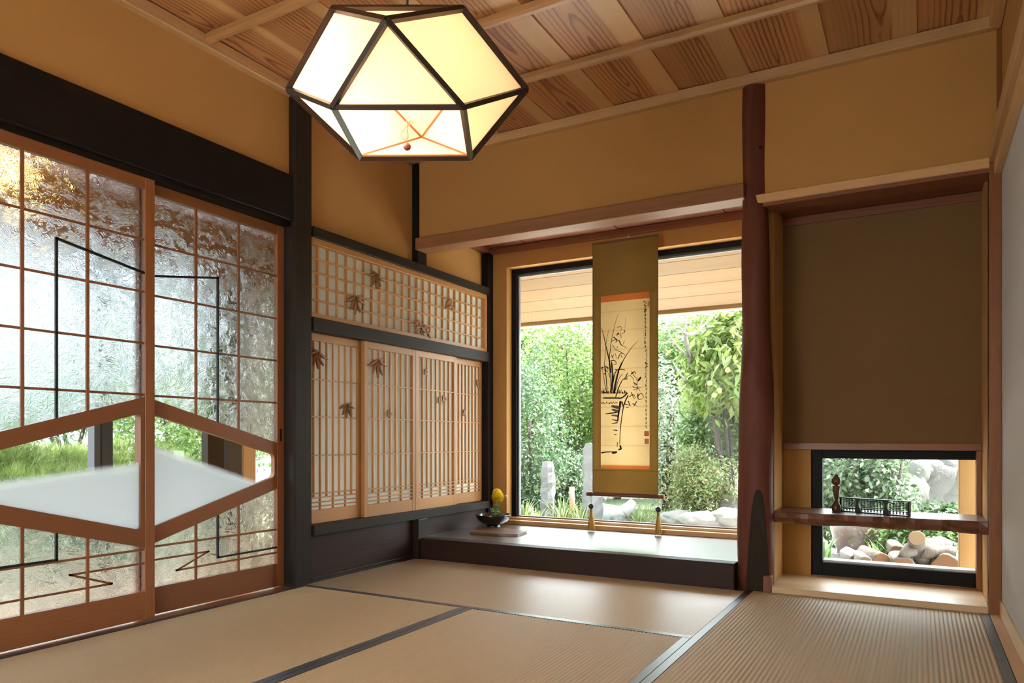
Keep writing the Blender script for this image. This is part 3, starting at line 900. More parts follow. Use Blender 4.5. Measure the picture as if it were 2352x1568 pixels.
kx = pZ(1921, 1175, .369)
kk = empty('kokeshi_doll', (kx.x, kx.y, .369), 'turned wooden doll with brimmed hat on the shelf', 'doll')
KB = wood('burl', 'z')
def kpart(name, prof, mat=KB): bmobj(name, lathe_bm([(r * 1.22, z) for r, z in prof], 28), mat, kk, (kx.x, kx.y, .369), True)
kpart('base', [(0, 0), (.0145, 0), (.0155, .004), (.0165, .012), (.0168, .022), (.0155, .031), (.012, .038), (.0075, .045), (.0058, .049), (0, .049)])
kpart('body', [(0, .049), (.0056, .049), (.0062, .056), (.0088, .072), (.0112, .090), (.0130, .106), (.0142, .118), (.0146, .1215), (.013, .1235), (0, .1235)])
kpart('neck', [(0, .123), (.006, .123), (.006, .1275), (0, .1275)], wood('dark', 'z'))
kpart('head', [(0, .1255), (.008, .1268), (.0145, .132), (.0170, .140), (.0170, .148), (.0148, .156), (.009, .1615), (0, .1635)])
kpart('hat', [(0, .160), (.0075, .1610), (.0145, .1625), (.0150, .1640), (.0080, .1650), (.0078, .1715), (.006, .1755), (0, .1765)], wood('slab', 'z'))

p0, p1 = pZ(1931, 1173.5, .369), pZ(2090, 1186.5, .369)
ad = (p1 - p0); AL = ad.length; aa = math.atan2(ad.y, ad.x)
ab = empty('abacus', p0, 'black wooden bead abacus standing on edge on the shelf', 'abacus')
ab.rotation_euler = (0, 0, aa)
AH, ADp = .068, .020
AB = flat('black_abacus_wood', (.012, .009, .008), .4)
def abox(name, x0, x1, y0, y1, z0, z1, parent=ab):
    return link(name, boxmesh(x1 - x0, y1 - y0, z1 - z0, .0008, AB), AB, parent, ((x0 + x1) / 2, (y0 + y1) / 2, (z0 + z1) / 2), local=True)
abox('frame_rail', 0, AL, -ADp / 2, ADp / 2, 0, .005)
abox('frame_rail', 0, AL, -ADp / 2, ADp / 2, AH - .005, AH)
abox('frame_end', 0, .009, -ADp / 2, ADp / 2, .005, AH - .005)
abox('frame_end', AL - .007, AL, -ADp / 2, ADp / 2, .005, AH - .005)
abox('beam', .009, AL - .007, -.005, .005, .0185, .0215)
plates = (.262, .672)
def plate(cx):
    pts = []
    for i in range(13):
        t = i / 12; z = .005 + t * (AH - .010)
        hw = .0135 - .0065 * math.sin(math.pi * t) ** 1.5 + .003 * math.sin(2 * math.pi * t)
        pts.append((hw, z))
    lp = [(cx * AL + hw, z) for hw, z in pts] + [(cx * AL - hw * .8, z) for hw, z in pts[::-1]]
    bmobj('shaped_plate', prism_bm([lp], -.006, .006, 'y'), AB, ab, (0, 0, 0), local=True)
for c in plates: plate(c)
rods, beads = bmesh.new(), bmesh.new()
nr = 21
for i in range(nr):
    x = .016 + (AL - .030) * i / (nr - 1)
    if any(abs(x - c * AL) < .017 for c in plates): continue
    tube_into(rods, [(x, 0, .004), (x, 0, AH - .004)], .0008, 5)
    for z in (.0095, .0155, .0265, .0345, .0415, .0485, .0560):
        b = lathe_bm([(0, -.0026), (.0022, -.0026), (.0056, 0), (.0022, .0026), (0, .0026)], 8, x, 0, z)
        t_ = bpy.data.meshes.new('t'); b.to_mesh(t_); b.free(); beads.from_mesh(t_); bpy.data.meshes.remove(t_)
bmobj('rods', rods, AB, ab, (0, 0, 0), local=True)['kind'] = 'stuff'
bmobj('beads', beads, flat('black_beads', (.016, .012, .010), .35), ab, (0, 0, 0), local=True)['kind'] = 'stuff'

# ================================================================== TRAY, BOWL, FLOWERS
zp = .122
tp = [pZ(u, v, .138) for u, v in ((1079.4, 1220.4), (1146.7, 1225.4), (1189, 1226.3), (1210, 1219.5), (1172, 1213.2), (1150, 1210.6), (1095, 1209.4))]
tcx = sum(p.x for p in tp) / len(tp); tcy = sum(p.y for p in tp) / len(tp)
o = prism('wooden_tray', [[(p.x, p.y) for p in tp]], zp + .0005, .138, 'z', wood('tray', 'x'))
tag(o, 'flat angular wooden board under the black bowl', 'board')
bc = pZ(1133, 1208.5, .1385)
bw = empty('flower_bowl', (bc.x, bc.y, .1385), 'black lacquer footed bowl on the wooden board', 'bowl')
BL = NT('black_bowl_glaze'); BL.P(Base__Color=(.014, .011, .010, 1), Roughness=.18); BL.set(BL.p, 'Coat Weight', .6)
bmobj('shell', lathe_bm([(0, .016), (.042, .017), (.072, .028), (.098, .050), (.1135, .0795), (.1165, .0805), (.1175, .0785), (.112, .060), (.098, .040), (.076, .024), (.050, .015), (.045, .010)], 48), BL.m, bw, (bc.x, bc.y, .1385), True)
bmobj('foot', lathe_bm([(0, .012), (.043, .012), (.043, .006), (.048, .002), (.048, 0), (0, 0)], 40), BL.m, bw, (bc.x, bc.y, .1385), True)
fa = empty('chrysanthemum', (bc.x + .01, bc.y, .1385 + .03), 'two yellow chrysanthemums with a bud and green leaves in the bowl', 'flower')
PET = flat('yellow_petal', (.90, .66, .02), .6)
def bloom(c, r, seed):
    q = np.random.default_rng(seed)
    V, F = [], []
    n = 170
    for i in range(n):
        t = (i + .5) / n
        ph = math.acos(1 - 1.75 * t); th = 2.39996 * i
        d = Vector((math.sin(ph) * math.cos(th), math.sin(ph) * math.sin(th), math.cos(ph)))
        tn = (Vector((0, 0, 1)) - d * d.z)
        tn = tn.normalized() if tn.length > 1e-3 else Vector((1, 0, 0))
        sd = d.cross(tn).normalized()
        L = r * (.50 + .12 * q.random()); w = r * .15
        b = d * r * .52
        pts = [b - sd * w * .5, b + sd * w * .5, b + d * L * .6 + sd * w, b + d * L * .6 - sd * w, b + d * L * .96 + tn * L * .28 + sd * w * .35, b + d * L * .96 + tn * L * .28 - sd * w * .35, b + d * L * .5 - tn * w * .6]
        k = len(V)
        V += [tuple(p) for p in pts]
        F += [(k, k + 1, k + 6), (k + 1, k + 2, k + 6), (k + 2, k + 3, k + 6), (k + 3, k, k + 6), (k + 3, k + 2, k + 4), (k + 3, k + 4, k + 5)]
    me = rawmesh('bloom', np.array(V), np.array(F))
    o = link('bloom', me, PET, fa, c)
    b2 = bmesh.new(); bmesh.ops.create_uvsphere(b2, u_segments=14, v_segments=10, radius=r * .60)
    bmobj('bloom_heart', b2, flat('petal_core', (.80, .52, .02), .7), o, c, True)
    return o
fd = (bc - CAM).dot(FW)
b1, b2, bd = at(1143, 1142, fd), at(1142, 1134, fd + .035), at(1162, 1139, fd + .03)
bloom(b1, .042, 1); bloom(b2, .034, 2)
STEM = flat('green_stem', (.13, .22, .05), .6)
kz = Vector((bc.x, bc.y, .175))
tube('stem', [kz + Vector((.004, 0, 0)), at(1137, 1172, fd), at(1139, 1158, fd), b1 - Vector((0, 0, .02))], .0032, STEM, fa, 7)
tube('stem', [kz + Vector((-.004, .01, 0)), at(1139, 1170, fd + .02), at(1141, 1152, fd + .03), b2 - Vector((0, 0, .015))], .0030, STEM, fa, 7)
tube('stem', [kz + Vector((.01, .005, 0)), at(1142, 1168, fd + .02), at(1152, 1155, fd + .03), at(1160, 1145, fd + .03), bd], [.0024, .0022, .0022, .0028, .0075], STEM, fa, 8)
bm = lathe_bm([(0, -.006), (.0075, -.002), (.0085, .004), (.006, .008), (0, .009)], 14)
bmobj('bud', bm, flat('bud_yellow', (.62, .55, .06), .6), fa, bd, True)
LEAFM = leafmat('mum', (.16, .36, .10), (.26, .50, .15), (.42, .66, .24), .45, .25)
lr = random.Random(11)
def mumleaf(c, size, yaw, pitch):
    bm = bmesh.new()
    out = [(0, -.5), (.18, -.32), (.42, -.30), (.30, -.08), (.50, .10), (.26, .18), (.22, .38), (0, .55), (-.22, .38), (-.26, .18), (-.50, .10), (-.30, -.08), (-.42, -.30), (-.18, -.32)]
    cv = bm.verts.new((0, 0, .06 * size))
    vs = [bm.verts.new((x * size, y * size, -.10 * size * abs(x) + .05 * size * y)) for x, y in out]
    for i in range(len(vs)): bm.faces.new((cv, vs[i], vs[(i + 1) % len(vs)]))
    o = bmobj('leaf', bm, LEAFM, fa, c, True)
    o.rotation_euler = (pitch, 0, yaw)
    return o
for i in range(30):
    t = i / 29
    c = at(1137 + lr.uniform(-9, 9), 1183 - 26 * t + lr.uniform(-3, 3), fd + lr.uniform(-.03, .05))
    c.z = max(c.z, .196)
    mumleaf(c, lr.uniform(.020, .034), lr.uniform(0, 6.28), lr.uniform(-.9, .9))
for u, v in ((1126, 1183), (1140, 1180), (1131, 1184), (1147, 1170), (1149, 1159), (1144, 1162)):
    c = at(u, v, fd + .01); c.z = max(c.z, .2)
    mumleaf(c, .03, lr.uniform(0, 6.28), lr.uniform(-.5, .9))

# ================================================================== HANGING SCROLL
_os = NT('orange_brocade')
_n = _os.n('ShaderNodeTexNoise', Vector=_os.coords(), Scale=160.0, Detail=3.0)
_cc = _os.mix(_n.outputs[0], (.72, .36, .14, 1), (.52, .23, .08, 1))
_mx = _os.n('ShaderNodeMixShader', Fac=.6, i1=_os.n('ShaderNodeBsdfDiffuse', Color=_cc), i2=_os.n('ShaderNodeBsdfTranslucent', Color=_cc))
_os.t.links.new(_mx.outputs[0], _os.out.inputs['Surface']); _os.t.nodes.remove(_os.p)
ORANGESILK = _os.m
SY = .765
def sx(u): return pY(u, 900, SY).x
P = lambda u, v: pY(u, v, SY)
X0, X1 = P(1361, 900).x, P(1512, 900).x
ZT, ZB = 1.952, .372
sc = empty('hanging_scroll', ((X0 + X1) / 2, SY, ZB), 'hanging scroll with ink orchid painting on olive gold silk', 'scroll')
def strip(name, x0, x1, z0, z1, dy, th, mat): return box(name, x0, x1, SY - dy - th, SY - dy, z0, z1, mat, sc, c=0)
# silk body: slightly wavy sheet
cxs, czs = (X0 + X1) / 2, 1.16
PX0, PX1 = P(1380, 900).x, P(1492, 900).x
def sheet(name, x0, x1, z0, z1, mat):
    V, F = [], []
    NZ = max(2, int((z1 - z0) / .026))
    for j in range(NZ + 1):
        z = z0 + (z1 - z0) * j / NZ
        w = .0006 * math.sin(z * 9)
        for x in (x0, x1):
            V.append((x - cxs, w, z - czs)); V.append((x - cxs, w + .0010, z - czs))
    for j in range(NZ):
        k = 4 * j
        F += [(k, k + 2, k + 6, k + 4), (k + 3, k + 1, k + 5, k + 7), (k, k + 4, k + 5, k + 1), (k + 2, k + 3, k + 7, k + 6)]
    return link(name, rawmesh(name, np.array(V), np.array(F)), mat, sc, (cxs, SY, czs))
sheet('silk_mount', X0, X1, 1.617, ZT, silk())
sheet('silk_mount', X0, X1, ZB - .012, .527, silk())
sheet('silk_mount', X0, PX0, .527, 1.617, silk())
sheet('silk_mount', PX1, X1, .527, 1.617, silk())
sheet('painting', PX0, PX1, .546, 1.577, old_paper())
sheet('brocade_band', PX0, PX1, 1.577, 1.617, ORANGESILK)
sheet('brocade_band', PX0, PX1, .527, .546, ORANGESILK)
strip('seam', X0, X1, .513, .5155, .0008, .0004, flat('seam_brown', (.12, .075, .03), .8))
for x in (X0, X1 - .002): strip('edge_binding', x, x + .002, ZB, ZT, .0006, .0006, flat('seam_brown', (.12, .075, .03), .8))
box('top_batten', X0 - .002, X1 + .002, SY - .007, SY + .007, ZT - .004, ZT + .010, wood('tray', 'x'), sc)
bm = bmesh.new(); tube_into(bm, [(-.247, 0, 0), (.247, 0, 0)], .0125, 18)
rod = bmobj('roller', bm, wood('tray', 'x'), sc, (cxs, SY - .002, ZB - .012), True)
for s in (-1, 1):
    bm = bmesh.new(); tube_into(bm, [(-.016, 0, 0), (.016, 0, 0)], .0145, 18)
    bmobj('roller_knob', bm, wood('door', 'x'), rod, (cxs + s * .237, SY - .002, ZB - .012), True)
hk = P(1437, 541)
tube('hanging_cord', [(cxs - .085, SY, ZT + .008), (cxs - .02, SY + .02, ZT + .028), (hk.x, SY + .055, ZT + .034), (cxs + .03, SY + .02, ZT + .028), (cxs + .095, SY, ZT + .008)], .0018, flat('cord', (.30, .20, .10), .8), sc, 6)
tube('hook', [(hk.x, SY + .065, ZT + .036), (hk.x, SY + .05, ZT + .030), (hk.x, SY + .045, ZT + .042)], .0025, flat('hook_metal', (.5, .45, .35), .35, 1.0), sc, 6)
# ink painting: brush strokes as flat ribbons of ink
ib, ig = bmesh.new(), bmesh.new()
def stroke(pts, w0, w1, wash=False, lift=0.0):
    """pts in photo pixels, widths in photo pixels"""
    bm = ig if wash else ib
    q = [P(u, v) for u, v in pts]
    # resample with Catmull-Rom
    res = []
    for i in range(len(q) - 1):
        a, b, c, d = q[max(i - 1, 0)], q[i], q[i + 1], q[min(i + 2, len(q) - 1)]
        for k in range(5):
            t = k / 5
            res.append(.5 * ((2 * b) + (c - a) * t + (2 * a - 5 * b + 4 * c - d) * t * t + (3 * b - a - 3 * c + d) * t ** 3))
    res.append(q[-1])
    k = .00284 * 1.35
    n = len(res)
    prev = None
    for i, p in enumerate(res):
        t = (res[min(i + 1, n - 1)] - res[max(i - 1, 0)])
        t = Vector((t.x, t.z)).normalized() if t.length > 1e-7 else Vector((1, 0))
        f = i / (n - 1)
        w = (w0 + (w1 - w0) * f) * k * .5 * (1.0 if 0 < i < n - 1 else .35)
        nn = Vector((-t.y, t.x)) * w
        y = SY - (.00165 if not wash else .0015)
        cur = (bm.verts.new((p.x + nn.x - cxs, y - SY, p.z + nn.y - czs)), bm.verts.new((p.x - nn.x - cxs, y - SY, p.z - nn.y - czs)))
        if prev: bm.faces.new((prev[0], prev[1], cur[1], cur[0]))
        prev = cur
za = lambda x, y: (1350 + x / 4.75, 520 + y / 4.75)
zb_ = lambda x, y: (1350 + x / 3.822, 830 + y / 3.822)
def A(pts, w0, w1, wash=False): stroke([za(*p) for p in pts], w0 / 4.75, w1 / 4.75, wash)
def B(pts, w0, w1, wash=False): stroke([zb_(*p) for p in pts], w0 / 3.822, w1 / 3.822, wash)
A([(150, 1100), (175, 1190), (205, 1330), (235, 1460), (252, 1600)], 3, 13)
A([(335, 945), (300, 1060), (265, 1220), (240, 1400), (238, 1470)], 2, 7)
A([(415, 980), (405, 1120)], 2, 3, True)
A([(555, 1245), (480, 1320), (400, 1440), (345, 1560)], 2, 9)
A([(235, 1110), (205, 1250), (185, 1480), (190, 1590)], 2, 5)
for p, w in (([(320, 1105), (345, 1092), (368, 1100), (362, 1140)], 5), ([(315, 1190), (335, 1160), (342, 1182)], 9), ([(397, 1128), (405, 1150), (378, 1170)], 7),
             ([(360, 1160), (365, 1222)], 5), ([(280, 1205), (322, 1240), (300, 1265)], 9), ([(255, 1255), (300, 1235), (327, 1250)], 6), ([(338, 1235), (362, 1285), (382, 1302)], 10),
             ([(380, 1300), (427, 1325)], 5), ([(402, 1245), (385, 1292)], 5), ([(270, 1290), (310, 1350), (332, 1345)], 5), ([(330, 1300), (315, 1352)], 4), ([(330, 1355), (395, 1390), (400, 1412)], 6),
             ([(328, 1447), (355, 1390), (385, 1385)], 8), ([(362, 1400), (378, 1440)], 6), ([(265, 1432), (287, 1395)], 6), ([(258, 1402), (278, 1440)], 6), ([(240, 1470), (290, 1460), (312, 1495), (278, 1510)], 7),
             ([(300, 1380), (318, 1450)], 4), ([(190, 1515), (196, 1568)], 7), ([(148, 1542), (178, 1530)], 8), ([(203, 1528), (226, 1562)], 8), ([(263, 1562), (277, 1525)], 7), ([(300, 1560), (335, 1568)], 8)):
    A(p, w, w * .5)
for p, w0, w1 in (([(210, 0), (217, 120), (210, 230), (205, 278)], 9, 9), ([(150, 40), (160, 120), (172, 265)], 5, 6), ([(305, 0), (272, 80), (243, 200), (230, 282)], 8, 15),
                  ([(308, 155), (272, 230), (245, 315)], 6, 7), ([(355, 152), (305, 156)], 5, 6), ([(188, 0), (200, 150), (205, 260)], 4, 5), ([(332, 75), (270, 70), (240, 105), (222, 190)], 4, 7),
                  ([(308, 110), (275, 150), (250, 230), (238, 270)], 3, 5), ([(228, 100), (218, 270)], 4, 6), ([(128, 45), (142, 150), (166, 272)], 2, 5), ([(118, 60), (142, 48)], 7, 5), ([(150, 70), (180, 95)], 7, 4),
                  ([(160, 40), (185, 60)], 6, 4), ([(135, 110), (165, 105)], 4, 7), ([(185, 100), (195, 140)], 6, 3), ([(118, 262), (150, 270), (190, 265)], 4, 6),
                  ([(130, 320), (240, 320), (300, 318), (352, 273)], 8, 10), ([(288, 345), (282, 400), (272, 450), (264, 520)], 15, 10), ([(357, 293), (322, 370), (302, 470), (287, 600), (281, 735)], 9, 4),
                  ([(150, 460), (262, 446)], 5, 9), ([(212, 508), (272, 522)], 5, 10), ([(208, 545), (266, 535)], 4, 8), ([(222, 600), (262, 605)], 4, 8), ([(230, 640), (256, 642)], 4, 7), ([(262, 705), (258, 752)], 5, 4),
                  ([(282, 735), (292, 765), (268, 773)], 12, 10), ([(118, 802), (160, 794), (230, 792), (260, 788)], 10, 4), ([(212, 804), (258, 798)], 12, 8)):
    B(p, w0, w1)
for p, w0, w1 in (([(205, 390), (275, 405)], 10, 26), ([(210, 420), (272, 440)], 8, 24), ([(205, 470), (270, 478)], 6, 16), ([(300, 350), (312, 400)], 12, 8)): B(p, w0, w1, True)
for p, w in (([(320, 158), (350, 98)], 6), ([(330, 150), (368, 118)], 5), ([(378, 112), (412, 90), (420, 112)], 8), ([(385, 82), (410, 130), (442, 150)], 5), ([(440, 172), (467, 138), (455, 162)], 13), ([(400, 185), (432, 200), (405, 207)], 7),
             ([(393, 220), (442, 236)], 6), ([(398, 252), (472, 224)], 5), ([(430, 213), (462, 262)], 5), ([(430, 150), (436, 200), (430, 272)], 4), ([(363, 312), (400, 290), (422, 322)], 6), ([(380, 268), (412, 332)], 7),
             ([(433, 312), (470, 280), (497, 322)], 6), ([(440, 278), (445, 330), (482, 325)], 7), ([(318, 370), (378, 386)], 7), ([(353, 343), (376, 392)], 8), ([(393, 368), (432, 386)], 7), ([(432, 348), (405, 392)], 8), ([(370, 120), (400, 150), (405, 180)], 4), ([(350, 95), (340, 140)], 5), ([(335, 405), (365, 400)], 5)):
    B(p, w, w * .45)
gr = random.Random(5)
for i in range(26):
    x = 122 + i * 8.8
    B([(x, 282), (x + gr.uniform(-10, 14), 282 - gr.uniform(12, 42))], 7, 2)
for i in range(15):
    x = 122 + i * 10
    B([(x, 368 + gr.uniform(-6, 6)), (x + gr.uniform(3, 9), 358 + gr.uniform(-6, 10))], 7, 4)
def glyph(u, v, h, w):
    """one brushed cursive character, about h px high"""
    k = gr.randint(3, 5)
    for i in range(k):
        y = v - h * .42 + h * .84 * i / max(1, k - 1)
        x = u + gr.uniform(-w * .25, w * .25)
        if gr.random() < .55: stroke([(x - w * gr.uniform(.25, .5), y + gr.uniform(-.4, .8)), (x, y - gr.uniform(-.3, .8)), (x + w * gr.uniform(.25, .5), y + gr.uniform(-.8, .4))], gr.uniform(.9, 1.5), .6)
        else: stroke([(x + w * gr.uniform(-.1, .2), y - h * .18), (x + gr.uniform(-.6, .6), y), (x - w * gr.uniform(.0, .35), y + h * .22)], gr.uniform(.9, 1.4), .6)
for i in range(17):
    big = i < 3 or i > 14
    glyph(1350 + (630 if i < 12 else 638) / 4.75 + (0 if i < 12 else .3), 520 + (835 + i * 43) / 4.75, 8.2 if big else 6.4, 7.4 if big else 4.6)
for i in range(16):
    v = 830 + (20 + i * 37) / 3.822
    glyph(1350 + 514 / 3.822, v, 7.4 if i < 6 else 6.0, 5.6 if i < 6 else 3.8)
bmobj('ink_strokes', ib, INK, sc, (cxs, SY, czs))['kind'] = 'stuff'
bmobj('ink_wash', ig, INKGREY, sc, (cxs, SY, czs))['kind'] = 'stuff'
def seal(u0, u1, v0, v1):
    a, b = P(u0, v1), P(u1, v0)
    o = box('seal', a.x, b.x, SY - .0017, SY - .0014, a.z, b.z, VERMILION, sc, c=0)
    w, h = b.x - a.x, b.z - a.z
    sr = random.Random(int(v0))
    for i in range(3):
        zz = a.z + h * (.25 + .25 * i)
        xx = a.x + w * sr.uniform(.12, .3)
        box('seal_line', xx, xx + w * sr.uniform(.35, .6), SY - .0019, SY - .0017, zz - h * .04, zz + h * .04, flat('seal_gap', (.70, .42, .24), .8), o, c=0)
seal(1487.5, 1492.0, 691.5, 704); seal(1480, 1490.5, 989.6, 1001.2); seal(1480.8, 1490.5, 1007, 1019)
# weights
def weight(u, ub, label):
    p = P(ub, 1168)
    zt = ZB - .024
    bz = .283
    root = empty('scroll_weight', (p.x, SY - .004, .15), label, 'weight', 'tasselled scroll weights')
    tube('cord', [(p.x, SY - .004, zt + .008), (p.x, SY - .004, bz + .01)], .0012, flat('tan_cord', (.50, .36, .20), .8), root, 5)
    bm = lathe_bm([(0, -.0185), (.008, -.017), (.016, -.010), (.0195, 0), (.016, .010), (.008, .017), (0, .0185)], 20)
    bl = bmobj('ball', bm, flat('dark_blue_ceramic', (.045, .050, .075), .25, 0.0, .5, 60.0), root, (p.x, SY - .004, bz), True)
    bmobj('cap', lathe_bm([(0, .010), (.007, .009), (.009, 0), (.008, -.012), (0, -.012)], 12), flat('tassel_cap', (.33, .22, .08), .6), root, (p.x, SY - .004, bz - .026), True)
    bm = bmesh.new()
    q = random.Random(int(u))
    for i in range(70):
        a = q.uniform(0, 6.28); r0 = q.uniform(0, .008); r1 = r0 + q.uniform(.004, .016)
        z1 = .1255 + q.uniform(0, .012)
        mx = q.uniform(-.003, .003)
        tube_into(bm, [(r0 * math.cos(a), r0 * math.sin(a), bz - .036), (r1 * .8 * math.cos(a) + mx, r1 * .8 * math.sin(a), (bz + z1) / 2 - .01), (r1 * 1.25 * math.cos(a), r1 * 1.25 * math.sin(a), z1)], .0013, 4)
    bmesh.ops.translate(bm, vec=(0, 0, -.2), verts=bm.verts)
    bmobj('tassel', bm, flat('golden_thread', (.78, .50, .11), .6, 0.0, .35, 200.0), root, (p.x, SY - .004, .2), True)['kind'] = 'stuff'
weight(1358, 1358.5, 'blue ball weight with golden tassel at the roller end by the flower bowl')
weight(1513, 1512.5, 'blue ball weight with golden tassel at the roller end by the log post')

# ================================================================== PENDANT LAMP (flattened cuboctahedron)
LA = .33
lc = CAM + FW * (6.065 * LA) + RT * (-.877 * LA)
zb0 = CAM.z + 2.553 * LA
HH = .378 * LA
lc.z = zb0 + HH
lamp = empty('pendant_lamp', lc, 'dark framed faceted paper pendant lamp hanging from the ceiling', 'lamp')
lamp.rotation_euler = (0, 0, YAW)
a = LA
bot = [Vector((x * a / 2, y * a / 2, -HH)) for x, y in ((-1, -1), (1, -1), (1, 1), (-1, 1))]
top = [Vector((p.x, p.y, HH)) for p in bot]
mid = [Vector((0, -a, 0)), Vector((a, 0, 0)), Vector((0, a, 0)), Vector((-a, 0, 0))]     # front, right, back, left
FR = wood('smoked', 'x')
faces = []
for k in range(4):
    k2 = (k + 1) % 4
    faces.append([bot[k], bot[k2], mid[k]])                    # triangle below
    faces.append([top[k2], top[k], mid[k]])                    # triangle above
    faces.append([mid[k], bot[k2], mid[k2], top[k2]])          # side panel
faces.append(top)
edges = set()
for k in range(4):
    k2 = (k + 1) % 4
    for p, q in ((bot[k], bot[k2]), (top[k], top[k2]), (bot[k], mid[k]), (bot[k2], mid[k]), (top[k], mid[k]), (top[k2], mid[k])):
        edges.add((tuple(p), tuple(q)))
for p, q in sorted(edges):
    m_ = (Vector(p) + Vector(q)) / 2
    bmobj('frame_bar', bar_bm(p, q, .0125, .0135, m_), flat('lamp_frame', (.030, .014, .009), .4), lamp, (0, 0, 0), local=True)
for f in faces:
    c = sum(f, Vector()) / len(f)
    n_ = (f[1] - f[0]).cross(f[2] - f[0]).normalized()
    if n_.dot(c) < 0: n_ = -n_
    bm = bmesh.new()
    vs = [bm.verts.new(p * .985 - n_ * .002) for p in f]
    fc = bm.faces.new(vs)
    r_ = bmesh.ops.extrude_face_region(bm, geom=[fc])
    bmesh.ops.translate(bm, vec=-n_ * .001, verts=[g for g in r_['geom'] if isinstance(g, bmesh.types.BMVert)])
    bmobj('paper_panel', bm, paper('lamp'), lamp, (0, 0, 0), local=True)
for p, q in sorted(edges):
    m_ = (Vector(p) + Vector(q)) / 2
    bmobj('inner_strip', bar_bm(Vector(p) * .965, Vector(q) * .965, .006, .003, m_), flat('lamp_inner_strip', (.16, .045, .014), .6), lamp, (0, 0, 0), local=True)
bm = bmesh.new(); tube_into(bm, [(0, 0, HH), (0, 0, 2.42 - lc.z)], .0035, 8)
bmobj('cord', bm, BLACKLACQ, lamp, (0, 0, 0), True, True)
bmobj('ceiling_cap', lathe_bm([(0, 0), (.03, 0), (.034, -.006), (.034, -.03), (.02, -.036), (0, -.036)], 20), flat('cap_brown', (.10, .05, .03), .5), lamp, (0, 0, 2.419 - lc.z), True, True)
# globe bulb inside
bulb = bmobj('bulb', lathe_bm([(.06 * math.sin(math.pi * i / 14), -.06 * math.cos(math.pi * i / 14)) for i in range(15)], 24), emitter('glowing_globe', (1.0, .66, .40), 36.0), lamp, (-.125, -.02, .0), True, True)
bmobj('bulb_holder', lathe_bm([(0, 0), (.03, 0), (.03, .05), (.012, .055), (0, .055)], 16), flat('cap_brown', (.10, .05, .03), .5), lamp, (-.125, -.02, .05), True, True)
ld = 6.065 * LA
def lp_(u, v, d=ld):
    q = at(u, v, d) - lc
    return Vector((q.dot(RT), q.dot(FW), q.z))
CORD = flat('lamp_pull_cord', (.42, .20, .09), .7)
bm = bmesh.new()
tube_into(bm, [lp_(935, 262), lp_(935, 300), lp_(935, 333)], .0011, 6)
for pts in ([(936, 288), (925, 300), (920, 312), (928, 321), (938, 316), (936, 296), (937, 288)], [(936, 287), (944, 277), (950, 278), (946, 285), (938, 288)], [(936, 288), (941, 276), (945, 281), (937, 287)], [(933, 289), (941, 287)]):
    tube_into(bm, [lp_(*p) for p in pts], .0011, 6)
bmobj('pull_cord', bm, CORD, lamp, (0, 0, 0), True, True)
bm = bmesh.new(); bmesh.ops.create_uvsphere(bm, u_segments=20, v_segments=14, radius=.0105)
bmobj('pull_ball', bm, flat('red_brown_ball', (.23, .06, .035), .25), lamp, lp_(935.5, 337), True, True)

# ================================================================== GARDEN AND VERANDA
def cloud(n, rx, ry, rz, size, seed, clumps=26, sig=.22, aspect=.45, droop=0.0, fold=.25, shell=.55):
    """n folded leaves gathered in clumps over an ellipsoid about the origin"""
    g = np.random.default_rng(seed)
    d = g.normal(size=(clumps, 3)); d /= np.linalg.norm(d, axis=1)[:, None]
    rr = shell + (1 - shell) * g.random(clumps) ** .6
    cc = d * rr[:, None]
    idx = g.integers(0, clumps, n)
    p = cc[idx] + g.normal(size=(n, 3)) * sig
    outw = p / (np.linalg.norm(p, axis=1)[:, None] + 1e-6)
    p = p * np.array((rx, ry, rz)) * .85
    nrm = outw * .45 + np.array((0, 0, .65)) + g.normal(size=(n, 3)) * .55
    nrm /= np.linalg.norm(nrm, axis=1)[:, None]
    t = g.normal(size=(n, 3)) + outw * .5 - np.array((0, 0, droop))
    t -= nrm * np.sum(t * nrm, axis=1)[:, None]
    t /= np.linalg.norm(t, axis=1)[:, None]
    s = np.cross(nrm, t)
    L = (size * (.7 + .6 * g.random(n)))[:, None]
    w = L * aspect * .5
    base = p - t * L * .5; tip = p + t * L * .5
    m = p - t * L * .06
    le = m + s * w + nrm * w * fold; ri = m - s * w + nrm * w * fold
    V = np.stack([base, le, tip, ri], axis=1).reshape(-1, 3)
    k = np.arange(n)[:, None] * 4
    F = np.concatenate([k + np.array([[0, 1, 2]]), k + np.array([[0, 2, 3]])], axis=0)
    return V, F
GZ = -.35
BARK = stone('bark', (.055, .045, .035), 14.0, .8)
PALEBARK = stone('pale_bark', (.24, .22, .20), 14.0, .8)
def plant(name, label, cat, c, rx, ry, rz, n, size, mat, seed, ground=GZ, group='garden shrubs and trees', bark=BARK, trunk_r=.035, **kw):
    c = Vector(c)
    root = empty(name, (c.x, c.y, ground), label, cat, group)
    V, F = cloud(n, rx, ry, rz, size, seed, **kw)
    V[:, 2] = np.maximum(V[:, 2], ground + .02 - c.z)
    o = link('foliage', rawmesh('foliage', V, F), mat, root, c); o['kind'] = 'stuff'
    q = random.Random(seed)
    st = Vector((c.x, c.y, ground))
    for i in range(4):
        e = c + Vector((q.uniform(-.6, .6) * rx, q.uniform(-.6, .6) * ry, q.uniform(.1, .7) * rz))
        m_ = st.lerp(e, .45) + Vector((q.uniform(-.1, .1) * rx, q.uniform(-.1, .1) * ry, 0))
        tube('stem', [st + Vector((q.uniform(-.06, .06), q.uniform(-.06, .06), 0)), m_, e], [trunk_r, trunk_r * .7, trunk_r * .3], bark, root, 7)
    return root
L_CAM = leafmat('camellia', (.12, .25, .11), (.20, .36, .18), (.55, .66, .50), .30, .40)  # last tone is a pale highlight painted into some of the leaves
